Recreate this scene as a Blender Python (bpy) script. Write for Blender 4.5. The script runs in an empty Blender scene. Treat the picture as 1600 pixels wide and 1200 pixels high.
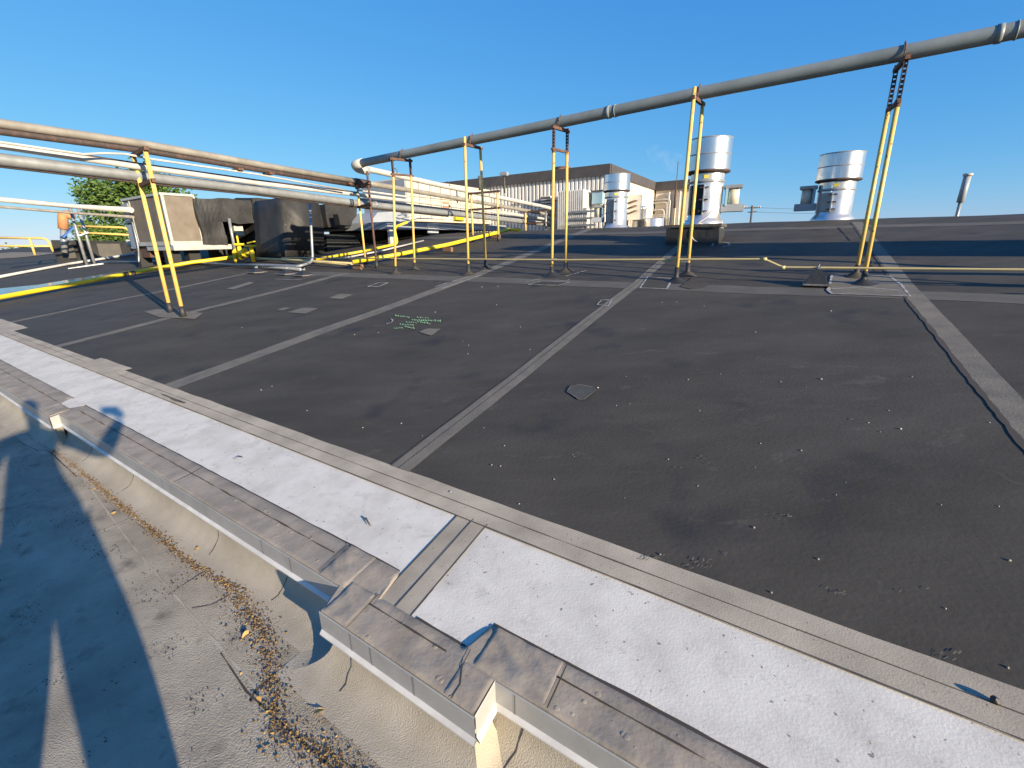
import bpy, bmesh, math, random
from mathutils import Vector, Matrix, noise
R = math.radians
PI = math.pi
scene = bpy.context.scene
COL = scene.collection

# ---------------------------------------------------------------- camera, sky, sun, exposure
FPX = 727.0
def vec(*a): return Vector(a)
nad = vec(50, -2350, FPX).normalized()
cZ = -nad
fw = vec(0, 0, 1); cY = (fw - fw.dot(cZ) * cZ).normalized()
ex = vec(1, 0, 0); cX = (ex - ex.dot(cZ) * cZ - ex.dot(cY) * cY).normalized()
M3 = Matrix((cX, cY, cZ))                      # camera (right, up, forward) -> world
CAM = vec(0, 0, 1.6)
cam_data = bpy.data.cameras.new('camera'); cam = bpy.data.objects.new('camera', cam_data); COL.objects.link(cam)
cam_data.sensor_width = 36; cam_data.lens = FPX / 1600 * 36
cam_data.clip_start = 0.02; cam_data.clip_end = 9000
cc = [M3.col[0], M3.col[1], -M3.col[2]]
cam.matrix_world = Matrix(((cc[0][0], cc[1][0], cc[2][0], CAM.x), (cc[0][1], cc[1][1], cc[2][1], CAM.y), (cc[0][2], cc[1][2], cc[2][2], CAM.z), (0, 0, 0, 1)))
scene.camera = cam
scene.render.resolution_x = 1024; scene.render.resolution_y = 768
SUN_AZ, SUN_EL = -42.34, 14.5                  # direction the light travels to
LD = vec(math.sin(R(SUN_AZ)) * math.cos(R(SUN_EL)), math.cos(R(SUN_AZ)) * math.cos(R(SUN_EL)), -math.sin(R(SUN_EL)))
world = bpy.data.worlds.new("World"); scene.world = world; world.use_nodes = True
wn = world.node_tree.nodes; wl = world.node_tree.links; wn.clear()
wo = wn.new('ShaderNodeOutputWorld'); bg = wn.new('ShaderNodeBackground'); sky = wn.new('ShaderNodeTexSky')
sky.sky_type = 'NISHITA'; sky.sun_disc = False
sky.sun_elevation = R(SUN_EL); sky.sun_rotation = R(SUN_AZ + 180)
sky.air_density = 1.0; sky.dust_density = 0.0; sky.ozone_density = 6.0; sky.altitude = 200
# colour response of the camera to the sky: one power curve per channel
sr = wn.new('ShaderNodeSeparateColor'); cr_ = wn.new('ShaderNodeCombineColor'); wl.new(sky.outputs[0], sr.inputs[0])
for ch, (g_, k_) in enumerate(((1.0, 1.28), (.62, 1.03), (.30, 1.05))):
    p1 = wn.new('ShaderNodeMath'); p1.operation = 'POWER'; p1.inputs[1].default_value = g_
    d1 = wn.new('ShaderNodeMath'); d1.operation = 'MULTIPLY'; d1.inputs[1].default_value = .1
    m1 = wn.new('ShaderNodeMath'); m1.operation = 'MULTIPLY'; m1.inputs[1].default_value = k_ * 10 / 2.14
    wl.new(sr.outputs[ch], d1.inputs[0]); wl.new(d1.outputs[0], p1.inputs[0]); wl.new(p1.outputs[0], m1.inputs[0]); wl.new(m1.outputs[0], cr_.inputs[ch])
wl.new(cr_.outputs[0], bg.inputs['Color']); bg.inputs['Strength'].default_value = 0.1
wl.new(bg.outputs[0], wo.inputs['Surface'])
sd = bpy.data.lights.new('sun', 'SUN'); sd.energy = 5.0; sd.angle = R(0.55); sd.color = (1.0, 0.845, 0.63)
sun = bpy.data.objects.new('sun', sd); COL.objects.link(sun)
sun.rotation_euler = LD.to_track_quat('-Z', 'Y').to_euler(); sun.location = (5, -5, 8)
vs = scene.view_settings; vs.view_transform = 'Standard'; vs.look = 'None'; vs.gamma = 1; vs.exposure = 1.1

# ---------------------------------------------------------------- survey frame: u along the parapet, v up the roof slope
def d2(a, e): return vec(math.sin(R(a)) * math.cos(R(e)), math.cos(R(a)) * math.cos(R(e)), math.sin(R(e)))
U = -d2(-55.5, 0); V = d2(29.4, 0)
O = vec(-.7525, 1.4547, .2437)
VC = 12.6
def W(u, v, z): p = O + U * u + V * v; return vec(p.x, p.y, z)
det = U.x * V.y - V.x * U.y
def uvof(p):
    x, y = p[0] - O.x, p[1] - O.y
    return ((x * V.y - V.x * y) / det, (U.x * y - U.y * x) / det)
T1, T2, T3 = math.tan(R(6.9)), math.tan(R(8.3)), math.tan(R(-3))
def prof(v):
    z = O.z + T1 * min(v, 6.1)
    if v > 6.1: z += T2 * (min(v, VC) - 6.1)
    if v > VC: z += T3 * (v - VC)
    # rounded crest
    if abs(v - VC) < 1.0: z -= 0.25 * (T2 - T3) * (1.0 - abs(v - VC)) ** 2
    return z
def und(u, v):
    k = min(1, max(0, (v - .9) / 1.5))
    return k * (0.012 * noise.noise((u * .55, v * .6, 3)) + 0.006 * noise.noise((u * 1.3, v * 1.3, 9)))
def zr(u, v): return prof(v) + und(u, v)
def ray(x, y): return M3 @ vec(x - 800, 600 - y, FPX)
def surf(x, y):                                # image point of the photograph -> the roof surface
    d = ray(x, y); d = d / math.hypot(d.x, d.y); t = .4
    while t < 70:
        p = CAM + d * t; q = uvof(p)
        if p.z < prof(q[1]): return q
        t += .01
    return q
def onU(x, y, u):
    d = ray(x, y); a = uvof(CAM); b = uvof(O + vec(d.x, d.y, 0)); t = (u - a[0]) / b[0]
    p = CAM + d * t; return uvof(p)[1], p.z
def onV(x, y, v):
    d = ray(x, y); a = uvof(CAM); b = uvof(O + vec(d.x, d.y, 0)); t = (v - a[1]) / b[1]
    p = CAM + d * t; return uvof(p)[0], p.z
def onZ(x, y, z):
    d = ray(x, y); t = (z - CAM.z) / d.z; return CAM + d * t
def at(x, y, r): d = ray(x, y); return CAM + d * (r / math.hypot(d.x, d.y))
def depth(p): return (M3.transposed() @ (p - CAM)).z

# ---------------------------------------------------------------- materials
MATS = {}
def mat(name, col, rough=.6, metal=0.0, col2=None, scale=8, mix=(.35, .65), bump=0.0, bscale=60, detail=6, col3=None, scale3=40, thr3=(.62, .68), stretch=None, spec=.5, rvar=0.0, perisland=None, dust=None):
    m = bpy.data.materials.new(name); m.use_nodes = True; nt = m.node_tree; N = nt.nodes; Lk = nt.links
    b = N['Principled BSDF']; b.inputs['Roughness'].default_value = rough; b.inputs['Metallic'].default_value = metal
    b.inputs['Specular IOR Level'].default_value = spec
    tc = N.new('ShaderNodeTexCoord'); src = tc.outputs['Object']
    if stretch:
        mp = N.new('ShaderNodeMapping'); mp.inputs['Scale'].default_value = stretch[:3]
        if len(stretch) > 3: mp.inputs['Rotation'].default_value = (0, 0, stretch[3])
        Lk.new(src, mp.inputs['Vector']); src2 = mp.outputs[0]
    else: src2 = src
    c = None
    if col2:
        n = N.new('ShaderNodeTexNoise'); n.inputs['Scale'].default_value = scale; n.inputs['Detail'].default_value = detail; n.inputs['Roughness'].default_value = .6
        Lk.new(src2, n.inputs['Vector'])
        r = N.new('ShaderNodeMapRange'); r.inputs[1].default_value = mix[0]; r.inputs[2].default_value = mix[1]
        Lk.new(n.outputs[0], r.inputs[0])
        x = N.new('ShaderNodeMix'); x.data_type = 'RGBA'; x.inputs[6].default_value = (*col, 1); x.inputs[7].default_value = (*col2, 1)
        Lk.new(r.outputs[0], x.inputs[0]); c = x.outputs[2]
        if rvar:
            rr = N.new('ShaderNodeMapRange'); rr.inputs[1].default_value = mix[0]; rr.inputs[2].default_value = mix[1]
            rr.inputs[3].default_value = rough - rvar; rr.inputs[4].default_value = min(1, rough + rvar); Lk.new(n.outputs[0], rr.inputs[0]); Lk.new(rr.outputs[0], b.inputs['Roughness'])
    if col3:
        n3 = N.new('ShaderNodeTexNoise'); n3.inputs['Scale'].default_value = scale3; n3.inputs['Detail'].default_value = 3
        Lk.new(src, n3.inputs['Vector'])
        r3 = N.new('ShaderNodeMapRange'); r3.inputs[1].default_value = thr3[0]; r3.inputs[2].default_value = thr3[1]; Lk.new(n3.outputs[0], r3.inputs[0])
        x3 = N.new('ShaderNodeMix'); x3.data_type = 'RGBA'; x3.inputs[6].default_value = (*col, 1); x3.inputs[7].default_value = (*col3, 1)
        if c is not None: Lk.new(c, x3.inputs[6])
        Lk.new(r3.outputs[0], x3.inputs[0]); c = x3.outputs[2]
    if dust:
        n4 = N.new('ShaderNodeTexNoise'); n4.inputs['Scale'].default_value = dust[1]; n4.inputs['Detail'].default_value = 14; n4.inputs['Roughness'].default_value = .72; n4.inputs['Distortion'].default_value = 1.2
        Lk.new(src2, n4.inputs['Vector']); r4 = N.new('ShaderNodeMapRange'); r4.inputs[1].default_value = dust[2]; r4.inputs[2].default_value = dust[3]; r4.inputs[4].default_value = dust[4]; Lk.new(n4.outputs[0], r4.inputs[0])
        x4 = N.new('ShaderNodeMix'); x4.data_type = 'RGBA'; x4.inputs[7].default_value = (*dust[0], 1); Lk.new(c, x4.inputs[6]); Lk.new(r4.outputs[0], x4.inputs[0]); c = x4.outputs[2]
    if perisland:
        g = N.new('ShaderNodeNewGeometry'); cr = N.new('ShaderNodeValToRGB'); e = cr.color_ramp.elements
        e[0].color = (*perisland[0], 1); e[1].color = (*perisland[-1], 1)
        for i, pc in enumerate(perisland[1:-1]): q = e.new((i + 1) / (len(perisland) - 1)); q.color = (*pc, 1)
        Lk.new(g.outputs['Random Per Island'], cr.inputs[0]); c = cr.outputs[0]
    if c is not None: Lk.new(c, b.inputs['Base Color'])
    else: b.inputs['Base Color'].default_value = (*col, 1)
    if bump:
        bn = N.new('ShaderNodeTexNoise'); bn.inputs['Scale'].default_value = bscale; bn.inputs['Detail'].default_value = 5; Lk.new(src, bn.inputs['Vector'])
        bb = N.new('ShaderNodeBump'); bb.inputs['Strength'].default_value = 1; bb.inputs['Distance'].default_value = bump
        Lk.new(bn.outputs[0], bb.inputs['Height']); Lk.new(bb.outputs[0], b.inputs['Normal'])
    MATS[name] = m; return m
ANG = math.atan2(U.y, U.x)
mat('epdm', (.047, .0415, .033), .74, col2=(.080, .071, .057), scale=1.1, mix=(.3, .75), bump=.0015, bscale=45, detail=9, col3=(.034, .033, .034), scale3=1.7, thr3=(.60, .74), stretch=(1, 2.2, 1, -ANG), spec=.22, dust=((.15, .135, .11), 2.6, .58, .76, .5))
mat('seam', (.17, .15, .118), .85, col2=(.105, .096, .08), scale=5, mix=(.35, .7), bump=.002, bscale=70, detail=8)
mat('tan', (.44, .38, .292), .9, col2=(.28, .24, .185), scale=3.5, mix=(.35, .7), bump=.0008, bscale=160, detail=10, col3=(.13, .115, .10), scale3=75, thr3=(.68, .74))
mat('tan_dark', (.335, .285, .225), .85, col2=(.20, .17, .135), scale=6, mix=(.35, .7), bump=.0014, bscale=60, detail=10, col3=(.11, .10, .09), scale3=80, thr3=(.70, .75))
mat('white_coat', (.65, .61, .535), .8, col2=(.52, .485, .42), scale=5, mix=(.42, .68), bump=.0008, bscale=110, detail=12, col3=(.22, .20, .175), scale3=48, thr3=(.685, .72), dust=((.34, .31, .26), 7, .54, .72, .55))
mat('deck', (.40, .35, .268), .95, col2=(.235, .205, .158), scale=2.6, mix=(.35, .68), bump=.0045, bscale=170, detail=12, col3=(.12, .10, .08), scale3=6.5, thr3=(.60, .78), dust=((.15, .125, .10), 9, .55, .70, .6))
mat('stucco', (.42, .375, .30), .95, col2=(.31, .27, .21), scale=3, mix=(.4, .7), bump=.0028, bscale=230, detail=10)
mat('fascia', (.36, .355, .34), .4, col2=(.29, .285, .275), scale=5, mix=(.4, .7), metal=.15, bump=.0006, bscale=20)
mat('drip', (.62, .60, .56), .5, col2=(.5, .48, .45), scale=9)
mat('crack_and_shadow_dark', (.05, .042, .035), .9)
mat('leaf', (.2, .1, .03), .9, perisland=[(.03, .02, .012), (.16, .09, .03), (.07, .04, .02), (.38, .25, .08), (.05, .03, .018), (.30, .19, .07), (.20, .13, .07), (.035, .025, .015)])
mat('litterdark', (.2, .1, .03), .9, perisland=[(.03, .025, .02), (.06, .04, .025), (.04, .03, .02), (.12, .08, .04)])
mat('pebble', (.3, .28, .25), .8, perisland=[(.15, .14, .13), (.4, .37, .33), (.22, .2, .18)])
mat('yellow', (.68, .47, .13), .45, col2=(.58, .38, .10), scale=7, mix=(.4, .75), col3=(.19, .11, .06), scale3=26, thr3=(.665, .70), bump=.0008, bscale=40)
mat('gasyellow', (.74, .55, .02), .4, col2=(.60, .42, .03), scale=5, mix=(.4, .75))
mat('paleyellow', (.52, .42, .18), .5, col2=(.42, .35, .19), scale=4, mix=(.35, .7))
mat('pipegrey', (.22, .245, .24), .5, col2=(.15, .17, .17), scale=2.2, mix=(.35, .7), detail=8, bump=.0008, bscale=30, rvar=.08)
mat('pipetan', (.27, .25, .215), .5, col2=(.17, .155, .13), scale=3.5, mix=(.35, .7), bump=.001, bscale=25)
mat('pipewhite', (.48, .465, .43), .5, col2=(.34, .33, .305), scale=4, mix=(.4, .7))
mat('galv', (.33, .34, .34), .45, col2=(.22, .23, .235), scale=5, mix=(.35, .7), metal=.4)
mat('stainless', (.74, .75, .76), .3, col2=(.60, .62, .64), scale=3, mix=(.3, .7), metal=.92, bump=.0012, bscale=6, rvar=.05)
mat('stackwhite', (.70, .69, .66), .3, col2=(.50, .47, .42), scale=4, mix=(.45, .8), metal=.75, bump=.001, bscale=10)
mat('rust', (.14, .07, .045), .85, col2=(.065, .04, .032), scale=14, mix=(.35, .65), bump=.002, bscale=60)
mat('strut', (.045, .034, .032), .7, col2=(.10, .055, .042), scale=12, mix=(.45, .7))
mat('pitch', (.025, .024, .024), .55, bump=.004, bscale=25)
mat('grime', (.10, .09, .075), .8, col2=(.05, .045, .04), scale=9)
mat('chalk', (.38, .37, .35), .9, col2=(.20, .19, .18), scale=18, mix=(.4, .7))
mat('greenpaint', (.30, .55, .27), .85)
mat('roofpatch', (.075, .07, .06), .8, col2=(.06, .056, .05), scale=20)
mat('band', (.10, .092, .078), .85, col2=(.078, .072, .062), scale=3)
mat('patchedge', (.20, .19, .175), .85, col2=(.10, .095, .09), scale=20)
mat('cream', (.60, .54, .42), .6, col2=(.52, .46, .36), scale=2)
mat('greypanel', (.30, .33, .36), .5, col2=(.25, .27, .30), scale=2)
mat('screen', (.18, .15, .118), .8, col2=(.135, .112, .088), scale=3, bump=.003, bscale=150)
mat('frame', (.42, .42, .39), .5, col2=(.33, .33, .31), scale=6)
mat('wrap', (.016, .016, .016), .6, col2=(.034, .032, .030), scale=2.5, mix=(.35, .75), bump=.02, bscale=4, detail=8)
mat('black', (.02, .02, .02), .7)
mat('corr', (.72, .69, .64), .5, col2=(.60, .575, .53), scale=2)
mat('fasciabrown', (.082, .072, .068), .6, col2=(.06, .053, .05), scale=3)
mat('beigewall', (.64, .57, .47), .8, col2=(.54, .48, .39), scale=1.5)
mat('bluegrey', (.28, .42, .50), .45)
mat('orange', (.48, .22, .08), .7, col2=(.36, .17, .08), scale=9)
mat('wood', (.24, .13, .07), .85, col2=(.14, .08, .05), scale=20, stretch=(1, 1, 8))
mat('gravel', (.24, .20, .15), .9, col2=(.16, .13, .10), scale=3, bump=.01, bscale=30)
mat('bark', (.10, .07, .05), .9, bump=.01, bscale=20)
mat('leafgreen', (.06, .10, .02), .75, spec=.2, perisland=[(.035, .07, .012), (.07, .13, .025), (.11, .17, .04), (.05, .09, .02)])
mat('grassland', (.10, .13, .05), .9, col2=(.16, .15, .08), scale=.02)
mat('stickeryellow', (.75, .6, .08), .5)
mat('wet', (.03, .031, .034), .12, spec=.6, bump=.003, bscale=6)
mat('skin', (.52, .30, .21), .55, spec=.4)
mat('jacket', (.05, .07, .11), .85, bump=.003, bscale=90)
mat('jeans', (.06, .08, .14), .9, bump=.002, bscale=120)
mat('hair', (.05, .03, .02), .7)
mat('phone', (.02, .02, .022), .25)
mat('lens', (.01, .01, .012), .05)
mat('shoe', (.05, .045, .04), .7)
mat('wire', (.18, .20, .22), .6)
mat('hose', (.62, .60, .55), .5)
mat('blue', (.05, .14, .38), .4)

# ---------------------------------------------------------------- mesh helpers
class MB:
    def __init__(s): s.bm = bmesh.new()
    def box(s, c, ax, ay, az, hx, hy, hz, bev=0.0):
        c = Vector(c); b = bmesh.new()
        vv = [b.verts.new(c + ax * (i * hx) + ay * (j * hy) + az * (k * hz)) for i in (-1, 1) for j in (-1, 1) for k in (-1, 1)]
        for f in ((0, 1, 3, 2), (4, 6, 7, 5), (0, 4, 5, 1), (2, 3, 7, 6), (0, 2, 6, 4), (1, 5, 7, 3)): b.faces.new([vv[i] for i in f])
        bmesh.ops.recalc_face_normals(b, faces=b.faces)
        if bev: bmesh.ops.bevel(b, geom=list(b.edges), offset=bev, segments=2, affect='EDGES')
        s.add(b); return s
    def ubox(s, u0, u1, v0, v1, z0, z1, bev=0.0):         # box in the building frame
        c = W((u0 + u1) / 2, (v0 + v1) / 2, (z0 + z1) / 2)
        b = bmesh.new(); P = []
        for k in (z0, z1):
            for a, c2 in ((u0, v0), (u1, v0), (u1, v1), (u0, v1)): P.append(b.verts.new(W(a, c2, k)))
        for f in ((3, 2, 1, 0), (4, 5, 6, 7), (0, 1, 5, 4), (1, 2, 6, 5), (2, 3, 7, 6), (3, 0, 4, 7)): b.faces.new([P[i] for i in f])
        bmesh.ops.recalc_face_normals(b, faces=b.faces)
        if bev: bmesh.ops.bevel(b, geom=list(b.edges), offset=bev, segments=2, affect='EDGES')
        s.add(b); return s
    def add(s, b):
        me = bpy.data.meshes.new('t'); b.to_mesh(me); b.free(); s.bm.from_mesh(me); bpy.data.meshes.remove(me)
    def tube(s, pts, r, n=14, caps=True):
        pts = [Vector(p) for p in pts]; rings = []
        for i, p in enumerate(pts):
            a = pts[max(i - 1, 0)]; c = pts[min(i + 1, len(pts) - 1)]; t = (c - a).normalized()
            if i == 0:
                up = vec(0, 0, 1) if abs(t.z) < .9 else vec(1, 0, 0)
                x = t.cross(up).normalized()
            else: x = (x - x.dot(t) * t).normalized()
            y = t.cross(x); rr = r[i] if isinstance(r, (list, tuple)) else r
            rings.append([s.bm.verts.new(p + (x * math.cos(2 * PI * k / n) + y * math.sin(2 * PI * k / n)) * rr) for k in range(n)])
        for a, b in zip(rings, rings[1:]):
            for k in range(n):
                f = s.bm.faces.new((a[k], a[(k + 1) % n], b[(k + 1) % n], b[k])); f.smooth = True
        if caps: s.bm.faces.new(rings[0][::-1]); s.bm.faces.new(rings[-1])
        return s
    def lathe(s, base, prof_, n=32, axis=None, smooth=True, jag=0):
        base = Vector(base); rings = []
        for (r, h) in prof_:
            rings.append([s.bm.verts.new(base + vec(r * math.cos(2 * PI * k / n), r * math.sin(2 * PI * k / n), h)) for k in range(n)])
        for a, b in zip(rings, rings[1:]):
            for k in range(n):
                f = s.bm.faces.new((a[k], a[(k + 1) % n], b[(k + 1) % n], b[k])); f.smooth = smooth
        return s
    def poly(s, pts):
        s.bm.faces.new([s.bm.verts.new(Vector(p)) for p in pts]); return s
    def prism(s, pts, off):
        off = Vector(off); b = bmesh.new()
        A = [b.verts.new(Vector(p)) for p in pts]; B = [b.verts.new(Vector(p) + off) for p in pts]
        b.faces.new(A[::-1]); b.faces.new(B)
        n = len(pts)
        for i in range(n): b.faces.new((A[i], A[(i + 1) % n], B[(i + 1) % n], B[i]))
        bmesh.ops.recalc_face_normals(b, faces=b.faces); s.add(b); return s
    def build(s, name, m, parent=None, smooth=None):
        me = bpy.data.meshes.new(name)
        off = wloc(parent) if parent else vec(0, 0, 0)
        for v in s.bm.verts: v.co -= off
        s.bm.to_mesh(me); s.bm.free(); me.materials.append(MATS[m])
        if smooth: 
            for p in me.polygons: p.use_smooth = True
        o = bpy.data.objects.new(name, me); COL.objects.link(o)
        if parent: o.parent = parent
        return o
def wloc(o):
    p = vec(0, 0, 0)
    while o: p += Vector(o.location); o = o.parent
    return p
def thing(name, label, cat, loc, group=None):
    o = bpy.data.objects.new(name, None); COL.objects.link(o); o.location = loc; o.empty_display_size = .2
    o['label'] = label; o['category'] = cat
    if group: o['group'] = group
    return o
def tag(o, label, cat, group=None):
    o['label'] = label; o['category'] = cat
    if group: o['group'] = group
    return o
def struct(o, kind='structure'): o['kind'] = kind; return o
def sub(pts, step):                            # subdivide a polyline
    out = []
    for a, b in zip(pts, pts[1:]):
        n = max(1, int(math.dist(a, b) / step))
        for i in range(n): out.append(tuple(a[k] + (b[k] - a[k]) * i / n for k in range(len(a))))
    out.append(tuple(pts[-1])); return out
def bend(pts, r, n=5):                         # rounded corners of a pipe run
    pts = [Vector(p) for p in pts]; out = [pts[0]]
    for i in range(1, len(pts) - 1):
        p = pts[i]; a = (pts[i - 1] - p); b = (pts[i + 1] - p); k = min(r, a.length * .45, b.length * .45)
        A = p + a.normalized() * k; B = p + b.normalized() * k
        for j in range(n + 1): t = j / n; out.append(A * (1 - t) ** 2 + p * 2 * t * (1 - t) + B * t * t)
    out.append(pts[-1]); return out
def sheet(name, u0, u1, v0, v1, du, dv, m, off=0, zf=None, parent=None, wob=0, seed=0):
    zf = zf or zr; b = MB(); nu = max(1, round((u1 - u0) / du)); nv = max(1, round((v1 - v0) / dv)); G = []
    for i in range(nu + 1):
        row = []
        for j in range(nv + 1):
            u = u0 + (u1 - u0) * i / nu; v = v0 + (v1 - v0) * j / nv
            if wob and j in (0, nv): v += wob * noise.noise((u * 3.1, j + seed, 5)) 
            if wob and i in (0, nu): u += wob * noise.noise((v * 3.1, i + seed, 7))
            row.append(b.bm.verts.new(W(u, v, zf(u, v) + off)))
        G.append(row)
    for i in range(nu):
        for j in range(nv):
            f = b.bm.faces.new((G[i][j], G[i + 1][j], G[i + 1][j + 1], G[i][j + 1])); f.smooth = True
    return b.build(name, m, parent)
def ribbon(b, pts, w, off, zf=None, step=.12, wvar=.25, seed=1):   # painted/crack line lying on the roof, pts in (u, v)
    zf = zf or zr; pts = sub(pts, step); prev = None
    for i, p in enumerate(pts):
        a = pts[max(i - 1, 0)]; c = pts[min(i + 1, len(pts) - 1)]; dx, dy = c[0] - a[0], c[1] - a[1]; l = math.hypot(dx, dy) or 1
        nx, ny = -dy / l, dx / l; ww = w / 2 * (1 + wvar * noise.noise((p[0] * 9, p[1] * 9, seed)))
        L_ = (p[0] + nx * ww, p[1] + ny * ww); R_ = (p[0] - nx * ww, p[1] - ny * ww)
        q = (b.bm.verts.new(W(*L_, zf(*L_) + off)), b.bm.verts.new(W(*R_, zf(*R_) + off)))
        if prev: b.bm.faces.new((prev[0], prev[1], q[1], q[0]))
        prev = q

# ---------------------------------------------------------------- ground far below, sloped roof, deck
b = MB(); b.poly([(-6000, -6000, -6), (6000, -6000, -6), (6000, 6000, -6), (-6000, 6000, -6)]); struct(b.build('ground', 'grassland'))
def frange(a, b_, s): 
    n = round((b_ - a) / s); return [a + (b_ - a) * i / n for i in range(n + 1)]
def roofmesh():
    us = frange(-70, -14, .8)[:-1] + frange(-14, 6, .2)[:-1] + frange(6, 26, .8)
    vs_ = frange(.855, 14, .22)[:-1] + frange(14, 34, 1.0)
    b = MB(); G = [[b.bm.verts.new(W(u, v, zr(u, v))) for v in vs_] for u in us]
    for i in range(len(us) - 1):
        for j in range(len(vs_) - 1):
            f = b.bm.faces.new((G[i][j], G[i + 1][j], G[i + 1][j + 1], G[i][j + 1])); f.smooth = True
    return struct(b.build('roof', 'epdm'))
roofmesh()
# membrane seams up the slope (strip centre given by photo points)
def seam(u0, w, v0, v1, lap=True, edge=.006):
    struct(sheet('roof_seam', u0 - w / 2, u0 + w / 2, v0, v1, w / 2, .15, 'seam', .0032, wob=.004, seed=u0))
    b = MB()
    if lap: ribbon(b, [(u0 - w * .08, v0), (u0 - w * .05, v1)], .006, .0042, step=.2, wvar=1.2)
    ribbon(b, [(u0 - w / 2 - .003, v0), (u0 - w / 2 - .003, v1)], edge, .0044, step=.05, wvar=.7); struct(b.build('roof_seam_edge', 'crack_and_shadow_dark'))
seam(-.40, .15, .86, 12.2)
seam(-3.50, .25, .86, 12.2, False)
seam(-7.05, .22, .86, 6.0, False)
seam(-10.6, .2, .86, 6.0, False)
seam(2.68, .175, .86, 11.8, False, .034)  # wide dark edge paints the shadow along this seam's left side
seam(5.75, .17, .86, 11.8, False)
struct(sheet('roof_band', -9.5, 12, 5.62, 6.02, .22, .2, 'band', .0028, wob=.03))
struct(sheet('roof_band', -10, 12, 10.9, 11.25, .3, .2, 'band', .0028, wob=.03))

def flat(u, v): return O.z + T1 * v
struct(sheet('edge_base', -14, 4.2, .13, .87, .3, .1, 'tan_dark', -.008))
WV0, WV1, TV1 = .285, .69, .865
struct(sheet('edge_strip', -14, 4.2, WV1 + .085, TV1, .15, .05, 'tan', .002, wob=.008, seed=3))
struct(sheet('edge_strip', -14, 4.2, WV1 - .004, WV1 + .085, .15, .05, 'tan', .0045, wob=.005, seed=4))
struct(sheet('edge_strip', -5.55, -4.6, WV1 + .03, TV1 + .06, .15, .05, 'tan', .0065, wob=.02, seed=5))
struct(sheet('edge_strip', -14, -9.4, WV1 + .03, TV1 + .18, .15, .05, 'tan', .0065, wob=.02, seed=6))
struct(sheet('white_strip', -14, 4.2, WV0 - .02, WV1 + .01, .15, .08, 'white_coat', .0, wob=0))
struct(sheet('white_strip', -4.2, -3.86, .20, WV0 + .01, .15, .08, 'white_coat', .006, wob=0))
struct(sheet('white_strip', .335, .645, .165, WV0 + .02, .1, .05, 'white_coat', .0015, wob=0))
struct(sheet('cross_strip', .155, .255, .15, WV1 + .03, .06, .05, 'tan', .0025, wob=.003, seed=8))
struct(sheet('cross_strip', .245, .335, .15, WV1 + .03, .06, .05, 'tan', .0038, wob=.003, seed=9))
b = MB()
for uu, off in ((.160, .0032), (.333, .0046), (.250, .0046)): ribbon(b, [(uu, .16), (uu, WV1 + .02)], .006, off, flat)
ribbon(b, [(-14, WV1 + .001), (4.2, WV1 + .001)], .007, .0055, flat, wvar=.9)
ribbon(b, [(-14, WV1 + .087), (4.2, WV1 + .084)], .005, .0055, flat, wvar=1.2)
struct(b.build('strip_joint', 'grime'))

# ---------------------------------------------------------------- parapet (coping, fascia, stuccoed curb)
pw = thing('parapet', 'low stuccoed curb with metal edge and tan membrane coping in the foreground', 'parapet', W(0, .1, 0))
OUT = [(-14, .05), (-3.82, .05), (-3.82, .115), (0, .115), (0, 0), (.75, 0), (.75, .12), (4.2, .12)]
INN = [(-14, .31), (-4.2, .31), (-4.2, .205), (-3.86, .205), (-3.86, .30), (.15, .30), (.15, .165), (.62, .165), (.62, .285), (4.2, .285)]
def cop_inner(u):
    if u < -4.2: return .31
    if u < -3.86: return .205
    if u < .155: return .30
    if u < .165: return .30 - (u - .155) / .01 * .135
    if u < .60: return .165
    if u < .635: return .165 + (u - .60) / .035 * .12
    return .285
def cop_outer(u):
    if u < -3.82: return .05
    if u < -.0001: return .115
    if u <= .75: return 0.0
    return .12
HC = 0.011                                     # the coping membrane lies a little above the roof slope
def cz(u, v, k=0): return flat(u, v) + HC + .0035 * noise.noise((u * 7, v * 7, 2)) + .0022 * noise.noise((u * 19, v * 19, 4)) + k
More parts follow.
